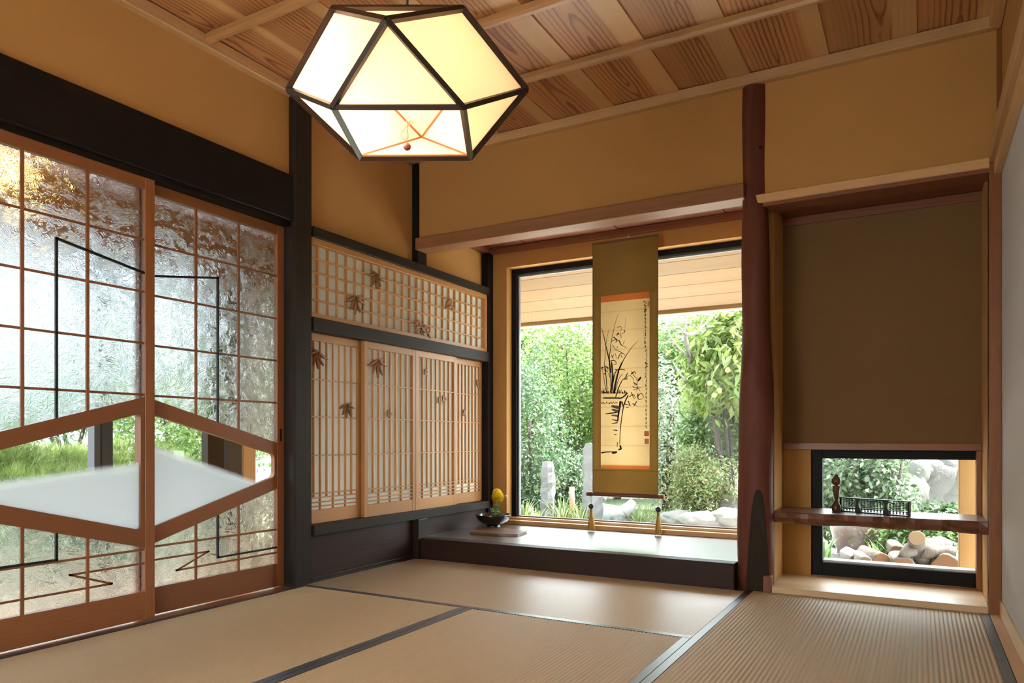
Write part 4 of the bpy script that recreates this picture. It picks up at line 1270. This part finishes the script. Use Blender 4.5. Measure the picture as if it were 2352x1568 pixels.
L_MAP = leafmat('maple', (.18, .34, .07), (.28, .47, .11), (.46, .60, .20), .45, .50)
L_CHE = leafmat('chestnut', (.22, .38, .07), (.36, .50, .11), (.55, .62, .22), .40, .40)
L_GLO = leafmat('glossy', (.15, .30, .08), (.25, .43, .13), (.45, .58, .25), .30, .40)
L_NAN = leafmat('nandina', (.24, .38, .12), (.40, .52, .19), (.66, .46, .24), .40, .45)
L_PAL = leafmat('pale', (.36, .50, .32), (.52, .64, .46), (.74, .80, .68), .45, .50)  # whitish tones put the garden haze into the leaf colour
L_PIN = leafmat('pine', (.22, .36, .08), (.40, .56, .13), (.62, .72, .24), .5, .30)
L_GRA = leafmat('blade', (.22, .36, .10), (.36, .48, .16), (.62, .66, .34), .40, .40)

# ---- ground and hillside
def hill(x, y): return GZ + max(0, (y - 8.6)) * .22 + .25 * math.sin(x * .9 + 1) * max(0, min(1, (y - 8) / 3))
def gridmesh(name, x0, x1, y0, y1, nx, ny, fz, mat):
    V = [(x0 + (x1 - x0) * i / nx, y0 + (y1 - y0) * j / ny, 0) for j in range(ny + 1) for i in range(nx + 1)]
    V = np.array([(x, y, fz(x, y)) for x, y, _ in V])
    F = np.array([(j * (nx + 1) + i, j * (nx + 1) + i + 1, (j + 1) * (nx + 1) + i + 1, (j + 1) * (nx + 1) + i) for j in range(ny) for i in range(nx)])
    return link(name, rawmesh(name, V, F), mat, None, (0, 0, 0), True)
soil = NT('mossy_ground')
n1 = soil.n('ShaderNodeTexNoise', Vector=soil.coords(), Scale=1.4, Detail=6.0)
n2 = soil.n('ShaderNodeTexNoise', Vector=soil.coords(), Scale=22.0, Detail=4.0)
cc = soil.ramp(n1.outputs[0], [(.35, (.105, .105, .08)), (.5, (.07, .095, .04)), (.65, (.05, .085, .028))])
yy = soil.n('ShaderNodeSeparateXYZ', Vector=soil.coords()).outputs[1]
gf = soil.n('ShaderNodeMapRange', Value=soil.math('ADD', yy, soil.math('MULTIPLY', n1.outputs[0], 1.5)))
gf.inputs[1].default_value, gf.inputs[2].default_value = 5.4, 6.4
xx = soil.n('ShaderNodeSeparateXYZ', Vector=soil.coords()).outputs[0]
lf = soil.n('ShaderNodeMapRange', Value=xx)
lf.inputs[1].default_value, lf.inputs[2].default_value = -1.6, -1.2
lf.inputs[3].default_value, lf.inputs[4].default_value = 1.0, 0.0
gfo = soil.math('MAXIMUM', gf.outputs[0], lf.outputs[0])
soil.P(Base__Color=soil.mix(gfo, (.66, .64, .60, 1), soil.mix(soil.math('MULTIPLY', n2.outputs[0], .3), cc, (.14, .14, .11, 1))), Roughness=.95)  # unseen pale band near the house, added to bounce light onto soffit and room
soil.bump(n2.outputs[0], .6, .03)
gridmesh('ground', -24, 16, -14, 24, 50, 60, hill, soil.m)['kind'] = 'structure'
struct('foundation', -.16, 3.02, -4.1, 1.0, -.6, -.091, flat('concrete', (.35, .34, .32), .9), c=0)

# ---- eave over the big window
ev = empty('eave_soffit', (1, 1.55, 1.9), 'pale boarded eave soffit outside the big window', 'eave')
nb = 7
ey0, ez0, ey1, ez1 = 1.004, 2.10, 1.72, 1.668
for i in range(nb):
    y0 = ey0 + (ey1 - ey0) * i / nb; y1 = ey0 + (ey1 - ey0) * (i + 1) / nb - .010
    z0 = ez0 + (ez1 - ez0) * i / nb; z1 = ez0 + (ez1 - ez0) * (i + 1) / nb
    bm = prism_bm([[(y0, z0), (y1, z1), (y1, z1 + .014), (y0, z0 + .014)]], -1.75, 3.5, 'x')
    c_ = Vector((.875, (y0 + y1) / 2, (z0 + z1) / 2)); bmesh.ops.translate(bm, vec=-c_, verts=bm.verts)
    bmobj('board', bm, wood('soffit', 'x'), ev, c_)
box('fascia', -3.0, 3.8, ey1, ey1 + .03, ez1 - .03, ez1 + .03, wood('soffit', 'x'), ev)
box('gutter', -3.0, 3.8, ey1 + .032, ey1 + .10, ez1 - .03, ez1 + .05, flat('grey_gutter', (.40, .42, .45), .5), ev)
bm = prism_bm([[(1.0, 2.40), (1.74, 1.80), (1.74, 1.72), (1.0, 2.14)]], -3.0, 3.8, 'x')
bmobj('roof_eave', bm, flat('roof_dark', (.10, .10, .11), .8))['kind'] = 'structure'

# ---- stones and posts seen through the big window
def rock(name, label, c, r, seed, mat, cat='rock', group='garden rocks', squash=(1, 1, .7), sub=4, amp=.22):
    bm = bmesh.new(); bmesh.ops.create_icosphere(bm, subdivisions=sub, radius=1.0)
    from mathutils import noise
    for v in bm.verts:
        n_ = noise.fractal(v.co * 1.3 + Vector((seed * 3.7, seed, 0)), 1.0, 2.0, 4)
        v.co *= 1 + amp * n_
        v.co = Vector((v.co.x * squash[0] * r, v.co.y * squash[1] * r, v.co.z * squash[2] * r))
    o = bmobj(name, bm, mat, None, c, True)
    return tag(o, label, cat, group)
GRAN = stone('granite', (.135, .135, .135), 12.0, .5)
WHITE = stone('white_stone', (.42, .42, .41), 7.0, .35)
BOUL = stone('boulder', (.17, .163, .147), 5.0, .5)
def stone_post(u, vtop, d, w, label, seed, lean=0):
    p = at(u, vtop, d)
    bm = bmesh.new()
    q = random.Random(seed)
    ring = []
    n = 14
    for i in range(n + 1):
        z = GZ - .1 + (p.z - GZ + .1) * i / n
        s = w / 2 * (1.06 - .10 * i / n) * (1 if i < n else .82)
        ring.append([bm.verts.new((s * x + q.uniform(-.07, .07) * w, s * y + q.uniform(-.07, .07) * w, z)) for x, y in ((-1, -.4), (-.6, -1), (.5, -1), (1, -.5), (1, .6), (.4, 1), (-.5, 1), (-1, .5))])
    for A_, B_ in zip(ring, ring[1:]):
        for k in range(8): bm.faces.new((A_[k], A_[(k + 1) % 8], B_[(k + 1) % 8], B_[k]))
    bm.faces.new(ring[-1]); bm.faces.new(ring[0][::-1])
    tag(bmobj('stone_post', bm, GRAN, None, (p.x, p.y, 0)), label, 'stone post', 'rough stone posts in the garden')
stone_post(1258, 1060, 8.9, .155, 'shorter rough granite post standing in the garden', 4)
stone_post(1360, 1018, 8.7, .215, 'taller rough granite post half behind the scroll', 9)
p = at(1313, 1118, 9.3)
bm = bmesh.new(); tube_into(bm, [(0, 0, GZ - .1), (.01, 0, (p.z + GZ) / 2), (0, 0, p.z)], .035, 14)
tag(bmobj('rusty_pipe', bm, flat('rust', (.42, .17, .11), .8, 0.0, .4, 30.0), None, (p.x, p.y, 0), True), 'rust-red pipe standing between the two granite posts', 'pipe')
# curved white stone on the grass
p = at(1418, 1172, 9.1)
bm = bmesh.new()
tube_into(bm, [(-.27, 0, .02), (-.16, 0, -.02), (-.03, 0, -.05), (.08, 0, -.03), (.17, 0, .05), (.21, 0, .12)], [.07, .10, .115, .10, .075, .045], 14)
bmesh.ops.scale(bm, vec=(1, .8, 1.1), verts=bm.verts)
tag(bmobj('curved_stone', bm, WHITE, None, (p.x, p.y, -.19), True), 'white curved stone basin lying on the grass', 'rock')
rock('garden_rock', 'grey stone block under the curved white stone', (p.x + .05, p.y, GZ + .03), .16, 5.0, GRAN, squash=(1, 1, .6))
for i, (u, v, d, r, lab, sq) in enumerate(((1565, 1192, 8.6, .19, 'long low pale boulder beside the lawn', (1.5, 1, .55)), (1616, 1196, 8.3, .21, 'flat pale boulder under the bushy nandina', (1.3, 1, .55)), (1670, 1190, 8.2, .17, 'small pale boulder in front of the upright boulder', (1.2, 1, .7)), (1680, 1160, 8.7, .17, 'upright pale boulder at the foot of the nandina', (.8, .8, 1.2)), (1540, 1200, 8.9, .16, 'half sunk pale boulder at the lawn edge', (1.4, 1, .5)))):
    c = at(u, v, d); c.z = max(c.z, GZ + r * .2)
    rock('garden_rock', lab, c, r, i + 1.3, BOUL, squash=sq)
# blades of iris and grass
def tuft(name, label, c, n, h, spread, seed, mat=L_GRA, w=.022, group='leafy tufts in the garden'):
    g = random.Random(seed)
    V, F = [], []
    for i in range(n):
        a_ = g.uniform(0, 6.28); r0 = g.uniform(0, spread * .35); hh = h * g.uniform(.55, 1.1); out = g.uniform(.15, .75) * hh
        bx_, by_ = r0 * math.cos(a_), r0 * math.sin(a_)
        dx, dy = math.cos(a_), math.sin(a_); px_, py_ = -dy, dx
        k = len(V)
        for j in range(5):
            t = j / 4
            x = bx_ + dx * out * t * t; y = by_ + dy * out * t * t; z = hh * (t - .25 * t * t * (out / hh) * 1.4)
            ww = w * .5 * (1 - t ** 2.2) + .001
            V.append((x + px_ * ww, y + py_ * ww, z)); V.append((x - px_ * ww, y - py_ * ww, z))
        for j in range(4): F.append((k + 2 * j, k + 2 * j + 1, k + 2 * j + 3, k + 2 * j + 2))
    o = link(name, rawmesh(name, np.array(V), np.array(F)), mat, None, c)
    return tag(o, label, 'plant', group)
for i, (u, d, n, h, sp, lab) in enumerate(((1203, 8.9, 60, .34, .35, 'iris tuft left of nothing but the black window frame edge'), (1236, 8.6, 40, .28, .3, 'low iris tuft at the foot of the shorter granite post'), (1292, 8.7, 70, .40, .35, 'tall iris tuft between granite post and rusty pipe'), (1332, 8.6, 60, .34, .3, 'iris tuft between rusty pipe and taller granite post'), (1470, 8.9, 50, .22, .4, 'short grass tuft beside the curved white stone'))):
    c = at(u, 1150, d); c.z = GZ
    lab = 'iris tuft beside the black window stile' if i == 0 else lab
    tuft('iris_tuft', lab, c, n, h, sp, 20 + i)
# lawn blades between the rocks
g = np.random.default_rng(4)
nl = 9000
cl = at(1470, 1195, 9.2)
pts = np.stack([cl.x + g.normal(size=nl) * 1.6, cl.y + g.normal(size=nl) * 1.0, np.full(nl, GZ)], axis=1)
ang = g.random(nl) * 6.28; hh = .04 + .07 * g.random(nl)
dx = np.stack([np.cos(ang), np.sin(ang), np.zeros(nl)], axis=1) * .006
tip = pts + np.stack([g.normal(size=nl) * .03, g.normal(size=nl) * .03, hh], axis=1)
V = np.stack([pts - dx, pts + dx, tip], axis=1).reshape(-1, 3)
o = link('lawn', rawmesh('lawn', V, np.arange(nl * 3).reshape(-1, 3)), L_GRA); tag(o, 'short bright lawn around the garden stones', 'grass', None, 'stuff')

# ---- shrubs and trees, near to far
def spot(u, v, d): return at(u, v, d)
plant('camellia_bush', 'tall small-leaved dark green bush behind the shorter granite post', 'bush', spot(1205, 985, 10.6), .72, .6, 1.30, 9000, .062, L_CAM, 1, clumps=60, sig=.20)
plant('camellia_bush', 'low dark green bush behind the iris tufts', 'bush', spot(1285, 1115, 11.0), .75, .5, .60, 6000, .062, L_CAM, 2, clumps=40, sig=.20)
plant('maple_tree', 'bright green tree above the granite posts', 'tree', spot(1300, 880, 12.6), 1.1, .9, 1.1, 9500, .075, L_MAP, 3, clumps=60, sig=.2)
plant('maple_tree', 'bright green tree behind the scroll painting', 'tree', spot(1420, 940, 12.8), 1.0, .8, 1.4, 7000, .085, L_MAP, 4, clumps=50, sig=.2)
plant('pale_shrub', 'pale hazy shrub beyond the lawn beside the scroll', 'bush', spot(1533, 1000, 10.6), .42, .45, 1.15, 4500, .07, L_PAL, 5, clumps=45, sig=.2)
plant('glossy_bush', 'glossy green bush above the nandina', 'bush', spot(1660, 985, 9.6), .60, .55, .62, 5500, .085, L_GLO, 6, clumps=45, sig=.2, aspect=.42)
plant('nandina_bush', 'round bush with brownish red leaf tips among the boulders', 'bush', spot(1626, 1104, 8.9), .56, .45, .50, 8500, .050, L_NAN, 7, clumps=55, sig=.18, aspect=.36)
ct = plant('chestnut_tree', 'chestnut tree with long pale leaves and round burs', 'tree', spot(1690, 830, 8.9), .72, .6, .80, 3600, .17, L_CHE, 8, clumps=34, sig=.22, aspect=.28, droop=1.2)
for i, (u, v) in enumerate(((1662, 722), (1679, 722), (1652, 897), (1641, 907), (1683, 760), (1630, 880), (1672, 850))):
    bm = bmesh.new()
    q = random.Random(i)
    bmesh.ops.create_icosphere(bm, subdivisions=2, radius=.026)
    for v_ in bm.verts: v_.co *= 1 + .35 * (q.random() > .5)
    bmobj('bur', bm, flat('chestnut_bur', (.20, .22, .05), .7), ct, at(u, v, 8.35))
plant('glossy_bush', 'green tree filling the hillside above the nandina', 'tree', spot(1600, 870, 12.2), 1.2, .8, 1.1, 9000, .095, L_GLO, 9, clumps=60, sig=.2)
for i, (u, v, d, rx, rz, mat, lab) in enumerate(((1120, 900, 15.5, 2.0, 1.75, L_MAP, 'tall hillside tree beyond the camellia bushes'), (1330, 890, 17.0, 2.2, 1.9, L_GLO, 'hillside tree high behind the bright maples'), (1500, 880, 17.5, 2.2, 2.1, L_PAL, 'pale hillside tree behind the bare branches'), (1700, 860, 16.0, 2.2, 1.9, L_MAP, 'hillside tree beyond the chestnut tree'), (1000, 900, 14.5, 1.6, 1.7, L_GLO, 'hillside tree far past the camellia bushes'), (1950, 900, 15.5, 2.4, 2.0, L_GLO, 'hillside tree beyond the stone wall'))):
    plant('hillside_tree', lab, 'tree', spot(u, v, d), rx, 1.3, rz, 8000, .15, mat, 30 + i, clumps=60, sig=.2, trunk_r=.09)
# bare pale branches
br = empty('bare_branch', (at(1560, 760, 10.5).x, at(1560, 760, 10.5).y, GZ), 'bare grey tree with twisting leafless branches', 'tree')
def limb(pts, r0, r1):
    q = [at(*p) if len(p) == 3 else at(p[0], p[1], 8.35) for p in pts]
    n = len(q)
    tube('limb', q, [r0 + (r1 - r0) * i / (n - 1) for i in range(n)], PALEBARK, br, 8)
limb([(1600, 1175, 9.9), (1598, 1000, 9.7), (1594, 890, 9.3), (1584, 820, 8.8), (1572, 765)], .05, .022)
limb([(1572, 765), (1590, 770), (1612, 752), (1628, 735), (1642, 722)], .022, .010)
limb([(1572, 765), (1562, 752), (1540, 752), (1508, 756)], .016, .007)
limb([(1570, 760), (1578, 740), (1577, 725), (1564, 720)], .014, .005)
limb([(1600, 766), (1608, 752), (1613, 735), (1626, 716)], .012, .005)
limb([(1570, 770), (1566, 783), (1545, 786), (1508, 785)], .012, .005)
limb([(1584, 820, 8.8), (1560, 800), (1540, 772), (1528, 742)], .015, .006)
limb([(1594, 890, 9.3), (1562, 860), (1545, 830)], .015, .006)

# ---- terrace outside the low window
TZ = -.24
struct('terrace', 1.3, 7.5, 1.02, 3.05, -.6, TZ, stone('gravel', (.30, .29, .27), 40.0, .7), c=0)
pt = at(1963, 1262, 5.85)
pot = lathe_bm([(0, 0), (.105, 0), (.115, .01), (.150, .10), (.182, .22), (.196, .30), (.190, .325), (.180, .332), (.198, .345), (.198, .356), (.180, .358), (.172, .345), (.178, .30), (.14, .1), (.10, .03), (0, .03)], 40)
sp = NT('mottled_pot_glaze')
nn = sp.n('ShaderNodeTexNoise', Vector=sp.coords(), Scale=7.0, Detail=5.0); n3 = sp.n('ShaderNodeTexNoise', Vector=sp.coords(), Scale=42.0, Detail=2.0)
pc = sp.ramp(nn.outputs[0], [(.35, (.13, .085, .075)), (.55, (.17, .12, .105)), (.7, (.22, .20, .185))])
sp.P(Base__Color=sp.mix(sp.ramp(n3.outputs[0], [(.66, (0, 0, 0)), (.72, (1, 1, 1))]), pc, (.36, .35, .34, 1)), Roughness=.35)
tag(bmobj('clay_pot', pot, sp.m, None, (pt.x, pt.y, TZ), True), 'big mottled red-grey pot on the terrace outside', 'pot')
END = endgrain((.17, .10, .048)); ENDR = endgrain((.18, .075, .028)); BK = stone('log_bark', (.20, .155, .12), 20.0, .8); WBK = stone('birch_bark', (.26, .24, .22), 20.0, .5)
CP = Vector((CAM.x, CAM.y, 0))
def log(u, v, d, r, L, label, mat, end, yaw=0.0, tilt=0.0):
    c = at(u, v, d); c.z = max(c.z, TZ + r)
    root = empty('split_log', c, label, 'log', 'firewood logs on the terrace')
    to = (CP - Vector((c.x, c.y, 0))).normalized()
    ang_ = math.atan2(to.y, to.x) + yaw
    dirv = Vector((math.cos(ang_), math.sin(ang_), tilt)).normalized()
    q = random.Random(int(u * 7 + v)); ph = q.uniform(0, 6)
    Mx = dirv.to_track_quat('Z', 'Y').to_matrix()
    def shape(prof, wobble=.08):
        b = lathe_bm(prof, 22, wob=lambda a_, z_: r * wobble * (math.sin(2 * a_ + ph) + .6 * math.sin(5 * a_ + ph)))
        bmesh.ops.rotate(b, cent=(0, 0, 0), matrix=Mx, verts=b.verts); return b
    bmobj('bark', shape([(0, -L), (r, -L), (r * 1.03, -L * .5), (r, 0), (r * .92, .001), (0, .001)]), mat, root, c, True)
    e = lathe_bm([(r * .93, .0), (r * .93, .003), (0, .003)], 22, wob=lambda a_, z_: r * .08 * (math.sin(2 * a_ + ph) + .6 * math.sin(5 * a_ + ph)))
    o = bmobj('cut_end', e, end, root, c)
    o.rotation_euler = Mx.to_euler()
    return root
log(1969, 1285, 5.05, .047, .30, 'white-barked log, nearest the big pot', WBK, END, .25)
log(1990, 1292, 4.85, .042, .28, 'small pale log in front of the white-barked log', WBK, END, .2)
log(2006, 1284, 5.10, .040, .30, 'rough brown log with peeling bark beside the small pale log', BK, ENDR, .2)
log(2025, 1291, 4.85, .060, .34, 'dark brown log in the middle of the woodpile', BK, ENDR, .35)
log(2064, 1270, 5.20, .055, .36, 'upright leaning log end behind the woodpile', BK, END, .1)
log(2078, 1305, 4.75, .074, .34, 'orange cut log beside the driftwood root', BK, ENDR, .10)
log(2171, 1304, 4.75, .086, .40, 'widest cut log under the driftwood limb', BK, ENDR, -.05)
log(2120, 1297, 4.95, .060, .34, 'shadowed log below the driftwood root', BK, END, .0)
# driftwood root: thick forked limbs in one piece, sawn ends
dw = empty('driftwood_root', at(2115, 1290, 4.8), 'smooth grey driftwood root with sawn-off limbs on the logs', 'driftwood')
DWM = stone('driftwood_grey', (.16, .125, .10), 9.0, .4)
dl = 4.85
mb = bmesh.new()
tube_into(mb, [at(2106, 1236, dl - .10), at(2108, 1250, dl), at(2113, 1266, dl + .03), at(2122, 1285, dl + .05)], [.052, .056, .062, .055], 16)
tube_into(mb, [at(2092, 1262, dl - .02), at(2076, 1272, dl - .05), at(2070, 1278, dl - .07)], [.05, .030, .020], 14)
tube_into(mb, [at(2112, 1262, dl), at(2145, 1268, dl), at(2175, 1266, dl - .02), at(2196, 1270, dl - .05)], [.060, .046, .044, .042], 16)
tube_into(mb, [at(2118, 1255, dl + .05), at(2140, 1248, dl + .14), at(2160, 1245, dl + .2), at(2180, 1250, dl + .22)], [.05, .040, .044, .030], 14)
bmobj('limbs', mb, DWM, dw, (0, 0, 0), True)
for (u, v, d, r, n_) in ((2106, 1236, dl - .103, .047, (at(2106, 1236, dl - .1) - at(2108, 1250, dl))), (2196, 1270, dl - .052, .036, (at(2196, 1270, dl - .05) - at(2175, 1266, dl - .02)))):
    e = lathe_bm([(r, 0), (r, .003), (0, .003)], 18)
    o = bmobj('cut_end', e, END, dw, at(u, v, d))
    o.rotation_euler = n_.normalized().to_track_quat('Z', 'Y').to_euler()
# outside wooden post by the low window
pp = pY(2224, 1200, .80)
o = box('veranda_post', pp.x - .042, pp.x + .085, .75, .86, TZ, 2.12, wood('soffit', 'z'), c=.003); tag(o, 'pale square cedar post standing outside the low window', 'post')
# retaining wall of boulders
wl = empty('stone_wall', (at(2150, 1100, 7.2).x, at(2150, 1100, 7.2).y, GZ), 'retaining wall of big pale boulders behind the terrace shrubs', 'stone wall')
q = random.Random(21)
from mathutils import noise as _ns
for (u, v, r, sx_, sz_, ti) in ((2105, 1090, .15, .8, 1.0, .4), (2124, 1088, .13, .9, 1.0, .3), (2153, 1083, .17, 1.2, .8, .2), (2178, 1085, .17, .9, 1.1, -.2), (2199, 1098, .16, .9, 1.3, .2), (2110, 1115, .15, .7, 1.0, .5), (2140, 1118, .26, .8, 1.3, .7), (2182, 1125, .22, 1.2, 1.1, .3), (2165, 1150, .22, 1.3, .9, 0), (2205, 1150, .20, 1.2, 1.0, 0), (2225, 1120, .20, 1, 1, 0), (2240, 1090, .20, 1, 1, 0), (2120, 1150, .2, 1.2, 1, 0), (2080, 1130, .2, 1, 1, 0)):
    bm = bmesh.new(); bmesh.ops.create_icosphere(bm, subdivisions=3, radius=r)
    for v_ in bm.verts:
        n_ = v_.co.normalized()
        v_.co *= 1 + .18 * _ns.fractal(n_ * 1.6 + Vector((u, v, 0)), 1.0, 2.0, 3)
        v_.co = Vector((v_.co.x * sx_, v_.co.y * .8, v_.co.z * sz_))
    bmesh.ops.rotate(bm, cent=(0, 0, 0), matrix=Matrix.Rotation(ti, 3, 'Y'), verts=bm.verts)
    bmobj('stone', bm, stone('wall_boulder', (.105, .10, .09), 6.0, .6), wl, at(u, v, 7.3 + q.uniform(-.08, .08)), True)
L_TER = leafmat('terrace', (.075, .16, .06), (.14, .245, .10), (.28, .35, .20), .45, .35)
plant('terrace_shrub', 'leafy light green shrub above the big pot', 'bush', spot(1955, 1110, 6.6), .55, .45, .55, 6000, .058, L_TER, 50, clumps=50, sig=.2, aspect=.5, ground=GZ)
plant('terrace_shrub', 'leafy shrub behind the abacus on the shelf', 'bush', spot(2020, 1130, 6.3), .30, .3, .40, 3500, .058, L_TER, 51, clumps=45, sig=.2, aspect=.5)
plant('terrace_shrub', 'leafy shrub spilling in front of the boulder wall', 'bush', spot(2150, 1195, 6.5), .46, .3, .17, 3000, .055, L_TER, 52, clumps=45, sig=.2, aspect=.5)
plant('terrace_shrub', 'dark leafy shrub behind the driftwood', 'bush', spot(2130, 1238, 5.6), .55, .25, .20, 3500, .055, L_GLO, 53, clumps=40, sig=.2, ground=TZ)
plant('glossy_bush', 'broad bush overhanging the boulder wall', 'bush', spot(2170, 1020, 8.4), .9, .5, .30, 5000, .075, L_MAP, 54, clumps=45, sig=.2)
plant('glossy_bush', 'tall bush beyond the terrace shrubs', 'bush', spot(1960, 1050, 8.6), 1.0, .6, .9, 7000, .075, L_TER, 55, clumps=50, sig=.2)
for i, (u, d, lab) in enumerate(((1888, 5.6, 'strappy leaf tuft beside the big pot'), (2020, 5.5, 'strappy leaf tuft behind the pot and logs'), (2055, 5.4, 'strappy leaf tuft behind the woodpile'))):
    c = at(u, 1200, d); c.z = TZ
    tuft('strap_leaf_tuft', lab, c, 18, .22, .2, 60 + i, L_GLO, .03)

# ---- veranda and garden beyond the sliding doors
vf = empty('veranda_floor', (-.65, -2.3, -.03), 'wooden plank floor of the veranda outside the sliding doors', 'veranda')
for i in range(8):
    x1 = -.165 - i * .125
    box('plank', x1 - .121, x1, -4.0, .02, -.055, -.03, wood('hinoki', 'y'), vf)
VX = -1.15
struct('wall_veranda_end', VX - .05, -.157, .03, .12, -.6, 2.4, PLASTER, c=0)
struct('wall_veranda_far', VX, -.16, -4.1, -4.0, -.6, 2.4, PLASTER, c=0)
vc = empty('ceiling_veranda', (-.7, -2.3, 2.05), kind='structure')
for i in range(9):
    x1 = -.14 - i * .2
    zc = 2.10 - i * .018
    box('board', x1 - .198, x1, -4.0, .02, zc, zc + .012, wood('cedar', 'y'), vc)
struct('trim_40', VX - .06, VX + .06, -4.0, .02, 1.70, 2.05, wood('batten', 'y'), c=.003)
ALU = flat('grey_blue_aluminium', (.06, .07, .085), .4)
def yv(u): return pX(u, 1020, VX).y
def vpost(u0, u1, mat, label, d=.06):
    a_, b_ = yv(u0), yv(u1)
    o = box('veranda_mullion', VX - d / 2, VX + d / 2, a_, b_, -.03, 1.70, mat)
    tag(o, label, 'mullion', 'uprights of the veranda glazing')
vpost(209, 223, flat('mid_grey_metal', (.12, .13, .15), .4), 'grey metal upright outside the glass door with the pine view')
vpost(227, 252, ALU, 'dark metal upright next to the grey one outside')
vpost(470, 508, wood('smoked', 'z'), 'brown wooden veranda pillar beside the narrow glass panes')
vpost(515, 548, ALU, 'dark metal upright next to the brown veranda pillar')
vpost(553, 580, wood('pale', 'z'), 'pale wooden upright close to the veranda end wall')
vpost(-340, -300, ALU, 'dark metal upright farther along the veranda')
# pines: needle sprays
def needles(n, rx, ry, rz, L, seed):
    g = np.random.default_rng(seed)
    nb_ = n // 26
    d = g.normal(size=(nb_, 3)); d /= np.linalg.norm(d, axis=1)[:, None]
    c = d * (g.random(nb_)[:, None] ** .35) * np.array((rx, ry, rz))
    ax = d * .6 + np.array((0, 0, .8)) + g.normal(size=(nb_, 3)) * .25
    ax /= np.linalg.norm(ax, axis=1)[:, None]
    idx = np.repeat(np.arange(nb_), 26); m = len(idx)
    dv = ax[idx] + g.normal(size=(m, 3)) * .55
    dv /= np.linalg.norm(dv, axis=1)[:, None]
    b = c[idx] + g.normal(size=(m, 3)) * .008
    s = np.cross(dv, g.normal(size=(m, 3))); s /= np.linalg.norm(s, axis=1)[:, None]
    tip = b + dv * (L * (.7 + .5 * g.random(m)))[:, None]
    V = np.stack([b - s * .0022, b + s * .0022, tip], axis=1).reshape(-1, 3)
    return V, np.arange(m * 3).reshape(-1, 3)
for i, (u, v, x, rx, ry, rz, lab) in enumerate(((40, 1098, -3.0, .45, .55, .24, 'low bright green pine shrub outside the doors'), (150, 1102, -3.2, .45, .5, .22, 'pine shrub next to the metal uprights outside'), (290, 1085, -3.0, .4, .5, .24, 'pine shrub behind the middle door stiles'), (-120, 1080, -2.9, .5, .6, .28, 'pine shrub farther along the veranda'), (120, 1128, -2.4, .4, .6, .14, 'creeping pine in front of the pine shrubs'))):
    c = pX(u, v, x)
    root = empty('pine_shrub', (c.x, c.y, GZ), lab, 'pine', 'pines outside the veranda')
    V, F = needles(15000, rx, ry, rz, .11, 70 + i)
    link('needles', rawmesh('needles', V, F), L_PIN, root, c)['kind'] = 'stuff'
    for k in range(3): tube('stem', [(c.x, c.y, GZ), (c.x + .1 * (k - 1), c.y + .05 * k, c.z - .1), (c.x + .2 * (k - 1), c.y + .1 * (k - 1), c.z + .1)], [.03, .02, .01], BARK, root, 6)
plant('feathery_tree', 'feathery green tree seen past the middle door stiles', 'tree', pX(395, 985, -4.2), .7, .8, .55, 6000, .075, L_MAP, 80, clumps=40, sig=.2, aspect=.3)
plant('dark_garden_tree', 'dark spreading tree high above the pine shrubs', 'tree', pX(150, 930, -5.5), .9, 1.4, .45, 3500, .09, L_CAM, 81, clumps=30, sig=.2, aspect=.3)
plant('dark_garden_tree', 'tree beyond the veranda, past the brown pillar', 'tree', pX(560, 930, -6.5), .9, 1.2, .9, 4000, .09, L_GLO, 82, clumps=30, sig=.2)
struct('sky_backdrop_wall', -9.2, -9.0, -14, 11, GZ - .1, 4.4, flat('backdrop_grey_blue', (.135, .155, .17), .9, 0.0, .25, 1.2), c=0)  # added backdrop hiding the over-bright sky behind the door glass
# warm lantern in the veranda (glows through the textured glass)
lp2 = pX(14, 390, -.75)
vl = empty('veranda_lantern', lp2, 'warm glowing lantern hanging in the veranda behind the textured glass', 'lamp')
bmobj('globe', lathe_bm([(.05 * math.sin(math.pi * i / 10), -.05 * math.cos(math.pi * i / 10)) for i in range(11)], 16), emitter('warm_globe', (1.0, .70, .22), 9.0), vl, lp2, True)
tube('cord', [lp2 + Vector((0, 0, .045)), (lp2.x, lp2.y, 2.09)], .004, BLACKLACQ, vl, 6)
